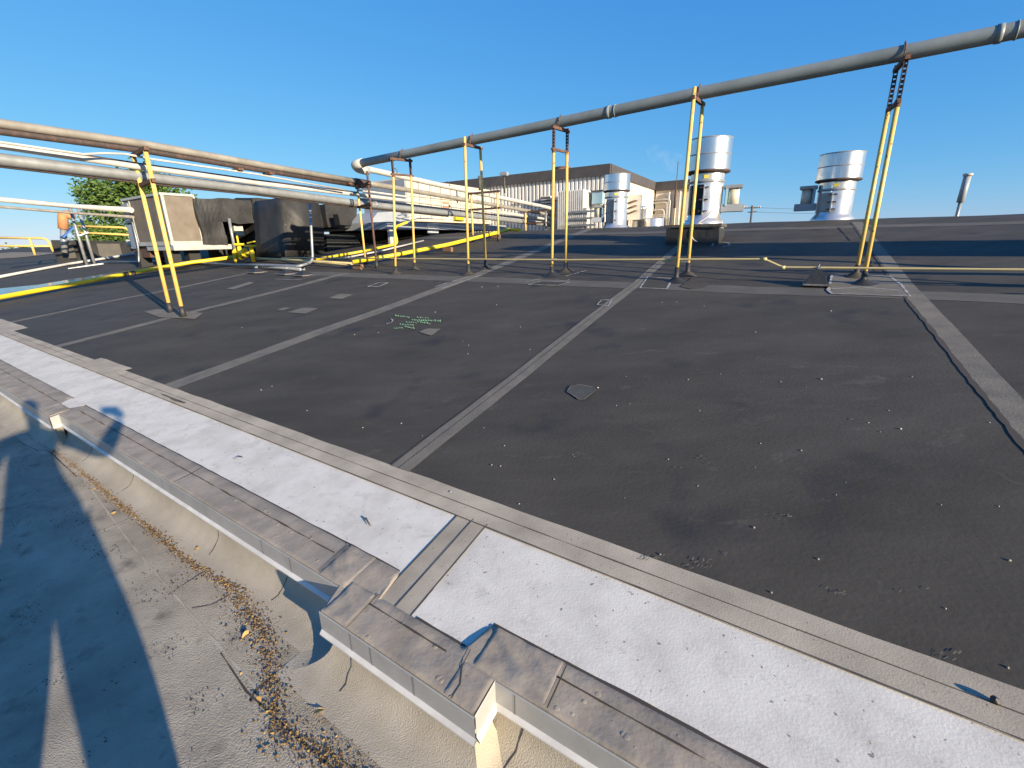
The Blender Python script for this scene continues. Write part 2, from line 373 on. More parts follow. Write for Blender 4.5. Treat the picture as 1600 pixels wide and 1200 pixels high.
def coping(u0, u1, name, m='tan_dark', k=0, vin=None, vout=None, du=.02, dv=.02, parent=pw):
    b = MB(); us = frange(u0, u1, du); G = []
    for i, u in enumerate(us):
        uc = min(max(u, u0 + 1e-5), u1 - 1e-5); a = (vout or cop_outer)(uc) ; c = (vin or cop_inner)(uc); row = []
        n = max(2, round(.2 / dv))
        for j in range(n + 1):
            v = a + (c - a) * j / n; z = cz(u, v, k)
            if j == n: z = flat(u, v) + .003
            row.append(b.bm.verts.new(W(u, v, z)))
        G.append(row)
    for i in range(len(G) - 1):
        for j in range(len(G[0]) - 1):
            f = b.bm.faces.new((G[i][j], G[i + 1][j], G[i + 1][j + 1], G[i][j + 1])); f.smooth = True
    # front lip
    lip = [b.bm.verts.new(r[0].co - vec(0, 0, .03)) for r in G]
    for i in range(len(G) - 1): b.bm.faces.new((lip[i], lip[i + 1], G[i + 1][0], G[i][0]))
    random.seed(int((u0 + 20) * 10))
    nb = int(abs(u1 - u0) * 11)
    for _ in range(nb):                        # fastener heads and small blisters under the membrane
        u = random.uniform(u0 + .03, u1 - .03); a = (vout or cop_outer)(u); v = a + random.choice((.03, .05, .09, .12)) + random.uniform(-.012, .012)
        r = random.uniform(.007, .015); h = random.uniform(.0012, .0028); c = W(u, v, cz(u, v, k) - .001); prev = None; n = 10
        for (rr, hh) in ((1, 0), (.8, .45), (.5, .8), (.15, 1)):
            ring = [b.bm.verts.new(c + vec(math.cos(2 * PI * q / n) * r * rr, math.sin(2 * PI * q / n) * r * rr, h * hh)) for q in range(n)]
            if prev:
                for q in range(n):
                    f = b.bm.faces.new((prev[q], prev[(q + 1) % n], ring[(q + 1) % n], ring[q])); f.smooth = True
            prev = ring
        f = b.bm.faces.new(prev); f.smooth = True
    return b.build(name, m, parent)
coping(-14, -3.82, 'coping', du=.08); coping(-3.82, 0, 'coping', du=.03); coping(0, .75, 'coping', du=.012); coping(.75, 4.2, 'coping', du=.02)
# lap joints of the coping pieces: raised overlapping patches with wrinkles
def patch(u0, u1, v0, v1, k=.004, m='tan_dark', wr=0, name='coping_patch'):
    b = MB(); nu, nv = max(3, round((u1 - u0) / .008)), max(3, round((v1 - v0) / .008)); G = []
    for i in range(nu + 1):
        row = []
        for j in range(nv + 1):
            u = u0 + (u1 - u0) * i / nu; v = v0 + (v1 - v0) * j / nv
            e = min(i, nu - i, j, nv - j); h = cz(u, v, k) + wr * max(0, noise.noise((u * 9 + v * 22, v * 3 - u * 5, 6))) * min(1, e / 4)
            if e == 0: h -= k
            row.append(b.bm.verts.new(W(u, v, h)))
        G.append(row)
    for i in range(nu):
        for j in range(nv):
            f = b.bm.faces.new((G[i][j], G[i + 1][j], G[i + 1][j + 1], G[i][j + 1])); f.smooth = True
    return b.build(name, m, pw)
patch(-.17, -.002, .118, .298, .0025, wr=.011); patch(.004, .15, .004, .16, .003, wr=.010)
patch(.625, .748, .004, .12, .003, wr=.008); patch(.66, .93, .125, .28, .0035, wr=.011)
patch(-4.2, -3.84, .055, .2, .006, wr=.008);
b = MB()
def onc(u, v): return cz(u, v, .0015)
for a in ([(-14, .20), (-4.25, .20)], [(-3.7, .225), (-.2, .225)], [(.8, .225), (4.2, .225)], [(.16, .115), (.55, .115)]): ribbon(b, a, .005, .001, onc, .03, 1.6)
for a in ([(-.175, .118), (-.175, .298)], [(.155, .0), (.155, .165)], [(.625, .16), (.632, .10), (.66, .05), (.66, .0)], [(.94, .125), (.94, .285)], [(-1.6, .12), (-1.6, .29)], [(-2.9, .12), (-2.9, .29)], [(2.1, .125), (2.1, .285)]):
    ribbon(b, a, .004, .0028, onc, .02, .9)
ribbon(b, [(-14, .312), (-4.2, .312)], .008, .001, flat, .1, .8); ribbon(b, [(-3.86, .303), (.14, .303)], .009, .002, flat, .05, .8)
ribbon(b, [(.36, .168), (.6, .168)], .008, .004, flat, .03, .8); ribbon(b, [(.64, .29), (4.2, .29)], .011, .003, flat, .05, .8)
b.build('coping_joint', 'crack_and_shadow_dark', pw)
# fascia: metal gravel stop with drip edge following the jogs
FH = .085
fb = MB(); db = MB(); wb = MB()
for (a, c) in zip(OUT, OUT[1:]):
    du, dv = c[0] - a[0], c[1] - a[1]
    nx, ny = (0, -1) if abs(du) > abs(dv) else ((1, 0) if dv > 0 else (-1, 0))
    if abs(du) < abs(dv): nx = 1 if a[0] > .5 or a[0] < -3 else -1
    def q(p, off, z): return W(p[0] + nx * off, p[1] + ny * off, z + flat(0, p[1]))
    e = .006
    A = (a[0], a[1]); B_ = (c[0], c[1])
    if abs(du) > abs(dv):
        A = (a[0] - (e if a[0] > -13 and a != (-3.82, .115) and a != (.75, .12) else 0), a[1]); B_ = (c[0] + (e if c == (.75, 0) or c == (-3.82, .05) else 0), c[1])
        if c == (0, .115): B_ = (c[0], c[1])
    rows = [(e * .5, HC - .001), (e, HC - .006), (e, HC - FH), (e + .012, HC - FH - .012), (e + .012, HC - FH - .018), (-.01, HC - FH - .018)]
    for (o1, z1), (o2, z2), tgt in zip(rows, rows[1:], (fb, fb, db, db, db)): tgt.poly([q(A, o1, z1), q(B_, o1, z1), q(B_, o2, z2), q(A, o2, z2)])
    # curb wall with a soft cove into the deck
    n = max(2, int(abs(du) / .05)) if abs(du) > abs(dv) else 4
    ov = .02; wr = [(-ov, HC - FH - .01), (-ov, -.05)] + [(-ov + .11 * (1 - math.cos(R(15 * k_))), -.2415 + .11 * (1 - math.sin(R(15 * k_)))) for k_ in range(7)] + [(-ov + .17, -.2435)]
    G = []
    for i in range(n + 1):
        p = (a[0] + du * i / n, a[1] + dv * i / n)
        ext = 0
        row = []
        for jj, (o_, z_) in enumerate(wr):
            zz = z_ + flat(0, p[1]) if jj < 2 else .0025 + (z_ + .2415)
            wv = .004 * noise.noise((p[0] * 1.7, p[1] * 1.7, jj * .25)) * (jj > 1)
            px_ = p[0] + nx * (o_ + wv); py_ = p[1] + ny * (o_ + wv)
            # mitre outer corners
            if abs(du) > abs(dv):
                if i == n and (c == (.75, 0) or c == (-3.82, .05)): px_ += o_
                if i == 0 and a == (0, 0): px_ -= o_
                if i == 0 and a in ((.75, .12), (-3.82, .115)): px_ += -ov
                if i == n and c == (0, .115): px_ -= -ov
            else:
                if i == 0 and a != (0, .115): py_ -= o_
                if i == n and c == (0, 0): py_ -= o_
            row.append(wb.bm.verts.new(W(px_, py_, zz)))
        G.append(row)
    for i in range(n):
        for j in range(len(wr) - 1):
            f = wb.bm.faces.new((G[i][j], G[i + 1][j], G[i + 1][j + 1], G[i][j + 1])); f.smooth = True
fb.build('fascia', 'fascia', pw); db.build('drip_edge', 'drip', pw); wb.build('curb_wall', 'stucco', pw)
for u in (-9, -6, -3.1, -1.75, -.62, -.38, .18, .29, .5, .83, 1.6, 2.6):      # butt joints in the metal edge
    v = cop_outer(u); p = W(u, v - .0075, flat(0, v)); b = MB(); b.poly([p + U * -.0012 + vec(0, 0, HC - .004), p + U * .0012 + vec(0, 0, HC - .004), p + U * .0012 + vec(0, 0, HC - FH), p - U * .0012 + vec(0, 0, HC - FH)]); b.build('fascia_joint', 'grime', pw)

for (u, seed_) in ((-2.35, 1), (-1.16, 2), (-.47, 3), (.12, 4), (.86, 5), (1.5, 6), (-3.2, 7)):      # hairline cracks down the stucco
    a = cop_outer(u); P = []
    for k, (o_, z_) in enumerate(wr[:-2]):
        zz = z_ + flat(0, a) if k < 2 else .0025 + (z_ + .2415)
        P.append(W(u - .006 * k * (1 if seed_ % 2 else -.6) + .012 * noise.noise((k * .9, seed_, 3)), a - o_ - .004 * noise.noise((u * 1.7, a * 1.7, k * .25)) * (k > 1), zz))
    P = [P[0], (P[0] + P[1]) / 2] + P[1:]
    MB().tube(P, [.0012, .002, .0026, .0018, .0026, .0016, .0024, .0028, .002][:len(P)], 5).build('stucco_crack', 'crack_and_shadow_dark', pw)

# lower deck the photographer stands on
def dz(u, v): return .006 * noise.noise((u * 1.5, v * 1.5, 11)) - (.012 if v > -.0 else 0) * 0
struct(sheet('lower_roof_deck', -16, 5, -8, .06, .12, .12, 'deck', 0, zf=dz))
struct(sheet('lower_roof_deck_edge', -16, 5, .06, .4, .3, .17, 'deck', -.01, zf=dz))
def sp(x, y): p = onZ(x, y, 0); return uvof(p)
b = MB()
for pl, w in (([(20, 640), (60, 690), (120, 745)], .012), ([(345, 1020), (385, 1080), (440, 1130), (520, 1200)], .014),
              ([(345, 800), (352, 850), (330, 885), (285, 915), (262, 930)], .008), ([(240, 745), (242, 775), (225, 800), (150, 832)], .006),
              ([(362, 928), (330, 945), (300, 950)], .010), ([(470, 1032), (430, 1055), (400, 1078), (390, 1095)], .016),
              ([(30, 690), (60, 705), (110, 700), (140, 690)], .01), ([(0, 700), (30, 690)], .01), ([(800, 1130), (795, 1160), (806, 1195)], .006), ([(700, 1185), (730, 1180), (770, 1190)], .008)):
    ribbon(b, [sp(*p) for p in pl], w * .5, .0016, dz, .015, 1.1)
struct(b.build('deck_crack', 'crack_and_shadow_dark'))
b = MB()
for pl, w in (([(126, 742), (206, 852), (306, 968), (400, 1075)], .022), ([(160, 835), (240, 800)], .03)):
    ribbon(b, [sp(*p) for p in pl], w * .45, .0018, dz, .03, 1.6)
struct(b.build('deck_seam', 'stucco'))

def chips(name, spots, sizes, m, zf, seed):
    random.seed(seed); b = MB()
    for (u, v) in spots:
        s_ = random.uniform(*sizes); c = W(u, v, zf(u, v) + .0015 + s_ * .12); a = random.uniform(0, 2 * PI)
        x = vec(math.cos(a), math.sin(a), random.uniform(-.6, .6)).normalized(); y = x.cross(vec(random.uniform(-.6, .6), random.uniform(-.6, .6), 1)).normalized()
        k = random.uniform(.35, .8)
        P = [c + x * s_, c + y * s_ * k + vec(0, 0, s_ * .35), c - x * s_ * .9, c - y * s_ * k]
        q = [b.bm.verts.new(p) for p in P]; t = b.bm.verts.new(c + vec(0, 0, s_ * .5))
        for i in range(4): b.bm.faces.new((q[i], q[(i + 1) % 4], t))
        b.bm.faces.new(q[::-1])
    return b.build(name, m)
random.seed(5); sp_ = []
line = [(-5, .0), (-4.1, -.03), (-3.4, .0), (-2.7, -.01), (-1.9, -.02), (-1.2, -.03), (-.72, .0), (-.35, -.08), (-.08, -.2), (.05, -.27), (.3, -.22), (.7, -.2), (1.6, -.1), (3.5, -.05)]
def lv(u):
    for a, c in zip(line, line[1:]):
        if a[0] <= u <= c[0]: return a[1] + (c[1] - a[1]) * (u - a[0]) / (c[0] - a[0])
    return -.1
while len(sp_) < 11000:
    u = random.uniform(-4.8, 2.5); dens = .35 + .65 * (noise.noise((u * 2.3, 1, 1)) + .35)
    if u < -3.3: dens *= .4
    if u > -.9: dens = 1.4
    if random.random() > dens: continue
    sp_.append((u, lv(u) + random.gauss(0, .015 + (.018 if u > -.8 else 0)) * random.choice((.5, 1, 1.3))))
struct(chips('leaf_litter', sp_[:5200], (.003, .0085), 'leaf', dz, 6), 'stuff'); struct(chips('leaf_litter', sp_[5200:], (.0015, .004), 'leaf', dz, 16), 'stuff')
sp2 = []
while len(sp2) < 1800:
    u = random.uniform(-4, 1.2); v = random.uniform(-1.2, .05)
    if noise.noise((u * 5.2, v * 5.6, 4)) + .3 * math.exp(-abs(v + .2) * 4) > .28 + random.random() * .35: sp2.append((u, v))
struct(chips('leaf_litter', sp2, (.0018, .0055), 'litterdark', dz, 7), 'stuff')
mat('deadleaf', (.55, .33, .10), .7)
for i, ((x, y), s_) in enumerate([((307, 858), .016), ((384, 992), .018), ((405, 1092), .014), ((498, 1112), .02), ((446, 1079), .013), ((176, 803), .02)]):
    p = onZ(x, y, .006); b = MB(); a = i * 1.3; ax = vec(math.cos(a), math.sin(a), .15); ay = vec(-math.sin(a), math.cos(a), .1)
    b.bm.faces.new([b.bm.verts.new(p + ax * (s_ * q[0]) + ay * (s_ * q[1]) + vec(0, 0, q[2] * s_)) for q in ((1, 0, .3), (.5, .5, .5), (-.3, .55, .35), (-1, .1, 0), (-.4, -.5, .3), (.5, -.45, .1))])
    tag(b.build('dead_leaf', 'deadleaf'), ['yellow dead leaf lying by the curb beside the wall crack', 'curled dead leaf lying on the open deck', 'dead leaf at the end of the dark deck crack', 'pale dead leaf among the litter near the bottom edge', 'small dead leaf just above the dark deck crack', 'dead leaf inside the shadow beside the deck seam'][i], 'leaf', 'dead leaves on the lower deck')

# ---------------------------------------------------------------- the big grey pipe on its yellow bents
PZ = [(-6.85, 3.236), (-5.4, 3.27), (-3.78, 3.312), (-2.1, 3.35), (.136, 3.41), (2.31, 3.445), (3.18, 3.463), (7, 3.56), (14, 3.72)]
def pz(u):
    for a, c in zip(PZ, PZ[1:]):
        if u <= c[0]: return a[1] + (c[1] - a[1]) * (u - a[0]) / (c[0] - a[0])
    return PZ[-1][1]
PR = .078
bp = thing('overhead_pipe', 'long dark grey overhead pipe running to the right on the tall yellow posts', 'pipe', W(-1, 6.5, pz(-1)))
MB().tube([W(u, 6.5, pz(u)) for u in (-6.72, -5.4, -3.78, -2.1, .136, 2.31, 3.18, 7, 14)], PR, 24).build('pipe_run', 'pipegrey', bp)
for u, w in ((-1.15, .06), (-1.02, .015), (2.98, .05), (3.12, .012)): MB().tube([W(u, 6.5, pz(u)), W(u + w, 6.5, pz(u + w))], PR + .008, 24).build('coupling', 'pipegrey', bp)
el = [W(-6.72, 6.5, pz(-6.72)), W(-6.98, 6.5, 3.225), W(-7.02, 6.62, 3.17), W(-7.02, 6.9, 3.15)]
MB().tube(bend(el, .13, 6), [PR + .012] * 20 if False else PR + .012, 20).build('elbow', 'pipewhite', bp)

def hbar(b, p, q, w, h): # rectangular bar between two points
    p, q = Vector(p), Vector(q); a = (q - p); L_ = a.length; a.normalize(); z = vec(0, 0, 1) if abs(a.z) < .9 else V
    s_ = a.cross(z).normalized(); z = s_.cross(a); b.box((p + q) / 2, a, s_, z, L_ / 2, w / 2, h / 2)
BENTS = [((618, 428), (648, 422), 'strut', 'leftmost tall yellow post pair, beside the pipe corner,'),
         ((732, 429), (759, 420), 'full', 'second tall yellow post pair from the left,'),
         ((862, 431), (884, 424), 'strut', 'yellow post pair before the corrugated wall'),
         ((1056, 440), (1073, 432), 'full', 'yellow post pair in front of the nearest silver stack'),
         ((1348, 444), (1338, 436), 'strut', 'rightmost yellow post pair with black struts')]
DROP = [.30, .0, .33, .0, .43]
for (f, k, kind, lab), dr in zip(BENTS, DROP):
    qa, qb = surf(*f), surf(*k); qb = (qb[0], max(qb[1], qa[1] + .36)); base = W(qa[0], qa[1], zr(*qa))
    t = thing('pipe_support', lab + ' carrying the overhead pipe', 'pipe support', base, 'yellow supports under the overhead pipe')
    uc = qa[0] * .5 + qb[0] * .5; zt = pz(uc) - PR
    for i, q in enumerate((qa, qb)):
        g = zr(*q); p0 = W(q[0], q[1], g - .02); vt = 6.5 + (-.2 if i == 0 else .2); top = W(q[0] + (uc - q[0]) * .4, q[1] * .3 + vt * .7, zt - dr + (.10 if kind == 'full' and i == 0 else 0))
        ax = (top - p0)
        MB().tube([p0 + ax * .045, top], .0235, 16).build('post', 'yellow', t)
        MB().tube([p0, p0 + ax * .02, p0 + ax * .09], [.048, .034, .031], 16).build('post_boot', 'pitch', t)
        random.seed(int(q[0] * 100)); bb = MB(); prev = None
        for rr, hh in ((.17, .003), (.11, .018), (.06, .05), (.03, .07)):
            ring = []
            for a in range(18):
                an = 2 * PI * a / 18; r_ = rr * (1 + .25 * noise.noise((an, q[0], rr * 4))); uu, vv = q[0] + r_ * math.cos(an), q[1] + r_ * math.sin(an) * .8
                ring.append(bb.bm.verts.new(W(uu, vv, zr(uu, vv) + hh)))
            if prev:
                for a in range(18): fc = bb.bm.faces.new((prev[a], prev[(a + 1) % 18], ring[(a + 1) % 18], ring[a])); fc.smooth = True
            prev = ring
        bb.build('flashing', 'pitch' if i == 0 and f[0] in (862, 1056, 1348) else 'epdm', t)
        if i == 0: TA = top
        else: TB = top
    b = MB()
    TA2 = vec(TA.x, TA.y, zt - .022); TB2 = vec(TB.x, TB.y, zt - .022); e = (TB2 - TA2).normalized() * .05
    hbar(b, TA2 - e, TB2 + e, .045, .042); b.build('crossbar', 'rust', t)
    if kind == 'strut':
        b = MB(); TA3 = vec(TA.x, TA.y, zt - dr); TB3 = vec(TB.x, TB.y, zt - dr); hbar(b, TA3 - e, TB3 + e, .035, .035); b.build('crossbar', 'rust', t)
        for T in (TA, TB):                      # perforated strut: two side rails with rungs
            b = MB()
            for sgn in (-1, 1): hbar(b, T + U * .017 * sgn + vec(0, 0, -.05), vec(T.x, T.y, zt + .02) + U * .017 * sgn, .008, .034)
            n = int(dr / .045)
            for j in range(n + 1): z_ = T.z + (zt - T.z) * j / n; hbar(b, vec(T.x, T.y, z_) - U * .017, vec(T.x, T.y, z_) + U * .017, .016, .03)
            b.build('perforated_strut', 'strut', t)
        MB().lathe(TA + vec(0, 0, -.05), [(.03, 0), (.03, .07)], 12).build('post_cap', 'rust', t)
    # pipe clamp
    b = MB(); m_ = W(uc, 6.5, pz(uc)); b.tube([m_ + V * ((PR + .012) * math.cos(a)) + vec(0, 0, (PR + .012) * math.sin(a)) for a in [PI * k_ / 10 for k_ in range(11)]], .008, 8)
    b.tube([m_ + V * (PR + .012), m_ + V * (PR + .012) - vec(0, 0, .12)], .006, 8); b.tube([m_ - V * (PR + .012), m_ - V * (PR + .012) - vec(0, 0, .12)], .006, 8)
    b.tube([m_ + vec(0, 0, PR), m_ + vec(0, 0, PR + .035)], .007, 8); b.build('pipe_clamp', 'rust', t)

# small gas line tied to the post feet
gp = thing('small_gas_line', 'thin pale yellow pipe running low across the feet of the tall posts', 'pipe', W(0, 6.25, 1.28))
pts = [W(-9.9, 6.2, 1.29), W(-5.4, 6.2, 1.28), W(-1.74, 6.2, 1.275), W(1.2, 6.2, 1.30), W(1.42, 6.2, 1.20), W(7, 6.2, 1.215), W(14, 6.2, 1.22)]
MB().tube(bend(pts, .05, 4), .0135, 12).build('pipe_run', 'paleyellow', gp)
for p in (pts[3], pts[4]): MB().tube([p - U * .03, p + U * .03], .02, 12).build('coupling', 'paleyellow', gp)
for u in (-5.2, -1.9, -.05, .2): MB().box(W(u, 6.22, 1.275), U, V, vec(0, 0, 1), .05, .018, .022, .004).build('clamp', 'paleyellow' if u < -4 else 'galv', gp)
def pyramid(u, v, lab, s=.13, h=None, grp='pipe stands'):
    g = zr(u, v); h = h or .2; t = thing('pipe_stand', lab, 'pipe stand', W(u, v, g), grp)
    b = MB(); top = W(u, v, g + h); n = [W(u + a * s, v + c * s, zr(u, v) + .012) for a, c in ((-1, -1), (1, -1), (1, 1), (-1, 1))]
    tt = [top + U * a * .03 + V * c * .03 for a, c in ((-1, -1), (1, -1), (1, 1), (-1, 1))]
    q = [b.bm.verts.new(p) for p in n]; r_ = [b.bm.verts.new(p) for p in tt]
    for i in range(4): b.bm.faces.new((q[i], q[(i + 1) % 4], r_[(i + 1) % 4], r_[i]))
    b.bm.faces.new(r_); b.build('cone', 'pitch', t)
    MB().ubox(u - s - .02, u + s + .02, v - s - .02, v + s + .02, g + .0, g + .022, .004).build('foot', 'patchedge', t)
    b = MB(); b.box(top + vec(0, 0, .015), U, V, vec(0, 0, 1), .02, .035, .015, .004); b.tube([top + V * .03 + vec(0, 0, .0), top + V * .03 + vec(0, 0, .06)], .005, 6); b.build('saddle', 'galv', t)
    return t
q = surf(1275, 443); pyramid(q[0], 6.2, 'black pyramid stand under the thin yellow pipe left of the rightmost post pair', .13, 1.185 - zr(q[0], 6.2))

# unseen duct and conduits, added right of the view to cast roof shadows
t = thing('unseen_shadow_duct', 'unseen rectangular duct added right of the post row to cast a wide roof shadow', 'duct', W(8, 6.9, 1.2))
MB().ubox(4.15, 24, 6.75, 7.3, 2.72, 3.8, .02).build('shadow_duct_body', 'greypanel', t)
for u in (5, 9, 13, 17, 21): MB().ubox(u - .04, u + .04, 6.9, 7.0, zr(u, 7) - .05, 2.73).build('leg', 'galv', t)
t = thing('unseen_conduit_bank', 'unseen bank of low conduits added right of the post row for thin roof shadows', 'conduits', W(8, 6.3, 1.1))  # conduits out of view, added for the thin shadow lines
for v, h, r in ((6.32, .86, .03), (6.45, .62, .035), (6.1, .45, .028), (6.25, .20, .035), (5.98, .13, .02)):
    MB().tube([W(3.9, v, zr(3.9, v) + h), W(22, v, zr(22, v) + h)], r, 10).build('conduit', 'galv', t)
for u in (4.5, 8, 12, 16, 20): MB().ubox(u - .02, u + .02, 6.2, 6.24, zr(u, 6.2) - .02, zr(u, 6.2) + .9).build('leg', 'galv', t)

# ---------------------------------------------------------------- left rack running up the slope
def rackline(name, lab, pts_px, u, r, m, n=14, dz=0, v_pre=None, v_post=None, cat='pipe', grp=None, bendr=0):
    P = []
    for p in pts_px:
        v, z = onU(*p, u); P.append([u, v, z + dz])
    if v_pre is not None: P.insert(0, [u, v_pre, P[0][2] + (P[0][2] - P[1][2]) * 0])
    if v_post is not None: P.append([u, v_post, P[-1][2]])
    t = thing(name, lab, cat, W(*P[len(P) // 2]), grp)
    MB().tube([W(*p) for p in P], r, n).build('pipe_run', m, t); return t
rk = 'pipes of the left pipe rack'
a = rackline('rack_pipe', 'weathered light tan pipe, topmost of the left pipe rack', [(0, 197), (225, 228.5), (400, 259), (566, 287)], -7.3, .056, 'pipetan', 20, v_pre=-6, grp=rk, dz=.03)
rackline('rack_pipe', 'dark brown rusty pipe strapped directly under the topmost pipe of the left rack', [(0, 197), (225, 228.5), (400, 259), (566, 287)], -7.33, .045, 'strut', 16, v_pre=-6, grp=rk, dz=-.062)
for v in (4.0, 4.6, 6.5):
    p = W(-7.3, v, 2.99 - .01 * (v - 4)); b = MB(); b.ubox(-7.42, -7.18, v - .05, v + .05, p.z - .115, p.z - .075); b.build('hanger', 'rust', a)
b = MB(); b.tube([W(-7.3, 6.75, 2.925), W(-7.3, 7.15, 2.915)], .092, 18); b.build('coupling', 'strut', a)
rackline('rack_pipe', 'tan pipe continuing behind the yellow posts, second of the rack pipes beyond the corner', [(572, 286), (590, 289), (700, 307.5), (850, 334), (905, 344)], -7.3, .062, 'pipetan', 16, grp=rk)
a = rackline('rack_pipe', 'cream white pipe from the corner elbow, uppermost of those beyond the corner', [(556, 262), (575, 264.5), (700, 292), (850, 323), (912, 338), (930, 343)], -7.02, .066, 'pipewhite', 16, grp=rk)
for v in (7.8, 9.9, 12, 15): b = MB(); z = 3.25 - (v - 7.2) * .052; b.tube([W(-7.02, v, z) + U * (.078 * math.cos(q)) + vec(0, 0, .078 * math.sin(q)) for q in [2 * PI * k / 12 for k in range(13)]], .008, 6); b.build('band', 'rust', a)
a = rackline('rack_pipe', 'thickest light grey pipe along the bottom of the left pipe rack', [(0, 249), (225, 276.5), (400, 296.5), (560, 318), (700, 333), (850, 350.5), (905, 358)], -7.55, .078, 'galv', 20, v_pre=-6, grp=rk)
for v in (7.1, 7.5): b = MB(); z = 2.50; b.tube([W(-7.55, v, z), W(-7.55, v + .05, z)], .086, 20); b.build('coupling', 'galv', a)
rackline('rack_pipe', 'pale pipe in the middle of the left rack, between the topmost and the thickest', [(0, 228), (210, 260), (300, 272), (400, 286), (560, 304.5), (700, 321.5), (850, 342), (905, 351)], -7.45, .042, 'pipewhite', 14, v_pre=-6, grp=rk)
rackline('rack_pipe', 'dark slim conduit along the upper side of the pale middle rack pipe', [(0, 222.5), (210, 255), (300, 267.5), (400, 281.5), (560, 301)], -7.5, .018, 'strut', 10, v_pre=-6, grp=rk)
rackline('rack_pipe', 'dark slim tube added for the dark line under the thickest rack pipe', [(0, 259.5), (225, 286), (400, 304), (560, 324), (700, 338)], -7.58, .022, 'strut', 10, v_pre=-6, grp=rk)  # thin dark tube added for the dark line below the thickest pipe
a = rackline('rack_pipe', 'thin white conduit with a wavy offset just under the top pipe of the left rack', [(0, 222), (130, 241), (160, 239.5), (195, 240.5), (240, 249), (400, 272), (540, 297)], -7.25, .016, 'pipewhite', 10, v_pre=-6, grp=rk)
for i, (y0, y1, y2, m, r, lab) in enumerate([(311, 327, 345, 'galv', .030, 'grey'), (315.5, 330, 347.5, 'pipewhite', .022, 'white'), (297, 316, 341, 'pipewhite', .02, 'thin cream')]):
    rackline('rack_pipe', lab + ' conduit in the rack bundle just above the thickest pipe, beyond the corner', [(560, y0), (700, y1), (850, y2), (900, y2 + 7)], -7.65 + .1 * i, r, m, 10, grp=rk)

def rackbent(pl, pr, ztop, lab, mats=('yellow', 'yellow'), boots=True, r=.03):
    base = W(*pl, zr(*pl)); t = thing('rack_support', lab, 'pipe support', base, 'supports of the left pipe rack')
    for q, m in zip((pl, pr), mats):
        g = zr(*q); MB().tube([W(*q, g - .02), W(*q, ztop)], r, 16).build('post', m, t)
        if boots: MB().tube([W(*q, g - .02), W(*q, g + .17)], [r + .018, r + .007], 14).build('post_boot', 'pitch', t)
    b = MB(); A = W(*pl, ztop); B = W(*pr, ztop); e = (B - A).normalized() * .09; hbar(b, A - e, B + e, .06, .05); b.build('crossbar', 'rust', t)
    b = MB(); hbar(b, A - e + vec(0, 0, -.42), B + e + vec(0, 0, -.42), .05, .05); b.build('crossbar', 'rust', t)
    return t
q1, q2 = surf(287, 496), surf(267, 489)
t = rackbent(q1, q2, 2.955, 'foremost yellow post pair at the left holding the pipe rack')
q1, q2 = surf(589, 419), (onV(568, 380, 6.95)[0], 6.95)
t = rackbent(q1, q2, 2.84, 'rack support at the pipe corner, one post brown and rusty and one yellow', ('rust', 'yellow'), r=.024)
b = MB(); b.tube([W(q1[0], q1[1], 2.8), W(q1[0], q1[1], 3.08)], .022, 10); b.build('post_extension', 'rust', t)
q1 = (onV(778, 340, 10.2)[0], 10.2); rackbent(q1, (q1[0] - .9, 10.2), 2.86, 'yellow rack support between the second and third yellow post pairs', r=.028)
q1 = (onV(853, 340, 15.2)[0], 15.2); rackbent(q1, (q1[0] - .9, 15.2), 2.62, 'rack support close to the corrugated wall, one post galvanised and one yellow', ('galv', 'yellow'), False, .035)
q1 = (onV(914, 340, 19.2)[0], 17.2); 
t = thing('rack_end_frame', 'pale upright frame ending the pipe rack just left of the farthest silver stack', 'frame', W(-7.0, 17.0, 1.7))
for x in (900, 908, 915):
    uu = onV(x, 345, 16.9)[0]; MB().ubox(uu - .05, uu + .05, 16.85, 16.95, 1.6, 2.75).build('upright', 'pipewhite', t)
for z in (2.1, 2.35, 2.6): ua, ub = onV(893, 345, 16.9)[0], onV(932, 345, 16.9)[0]; MB().ubox(ua, ub, 16.78, 16.84, z - .04, z + .04).build('cross_member', 'galv', t)

# ---------------------------------------------------------------- far left: low pipe on struts, conduits, railings, roof edge
zl = 3.2
def fromz(x, y, z): return onZ(x, y, z)
PA = W(-24.3, 5.9, 3.25)
t = thing('twin_pipe', 'pair of thin silver pipes at the far left running to the rooftop unit', 'pipe', PA)
A = at(-60, 306, 24); B = at(110, 322, 25.0); Cc = at(205, 328, 20.5)
MB().tube([A, B, Cc], .085, 12).build('pipe_run', 'pipewhite', t); MB().tube([A - vec(0, 0, .24), B - vec(0, 0, .24), Cc - vec(0, 0, .22)], .045, 10).build('pipe_run', 'pipetan', t)
t = thing('strut_stand', 'two thin galvanised legs on a flat strut foot under the twin pipes', 'pipe stand', W(*surf(140, 415), zr(*surf(140, 415))))
q = surf(136, 416); dd = math.hypot((W(*q, 0) - CAM).x, (W(*q, 0) - CAM).y)
for (xb, yb, xt, yt) in ((136, 415, 109, 324), (148, 413, 121, 322)): MB().tube([at(xb, yb, dd), at(xt, yt, dd)], .055, 8).build('leg', 'galv', t)
b = MB(); hbar(b, at(107, 421, dd), at(166, 412, dd), .16, .1); b.build('foot', 'galv', t)
b = MB(); hbar(b, at(124, 368, dd - .2), at(140, 362, dd - .2), .05, .05); b.build('bracket', 'galv', t)
t = thing('gooseneck_vent', 'orange brown gooseneck vent pipe with a blue flap standing behind the strut legs', 'vent', at(100, 372, 30))
b = MB(); b.tube(bend([at(99, 358, 30), at(98, 336, 30), at(109, 335, 30), at(109, 341, 30)], .2), .19, 12); b.build('pipe_bend', 'orange', t)
b = MB(); p = at(105, 363, 29.9); b.box(p, U, (V + vec(0, 0, .9)).normalized(), (V - vec(0, 0, 1)).normalized(), .26, .34, .03); b.build('flap', 'blue', t)
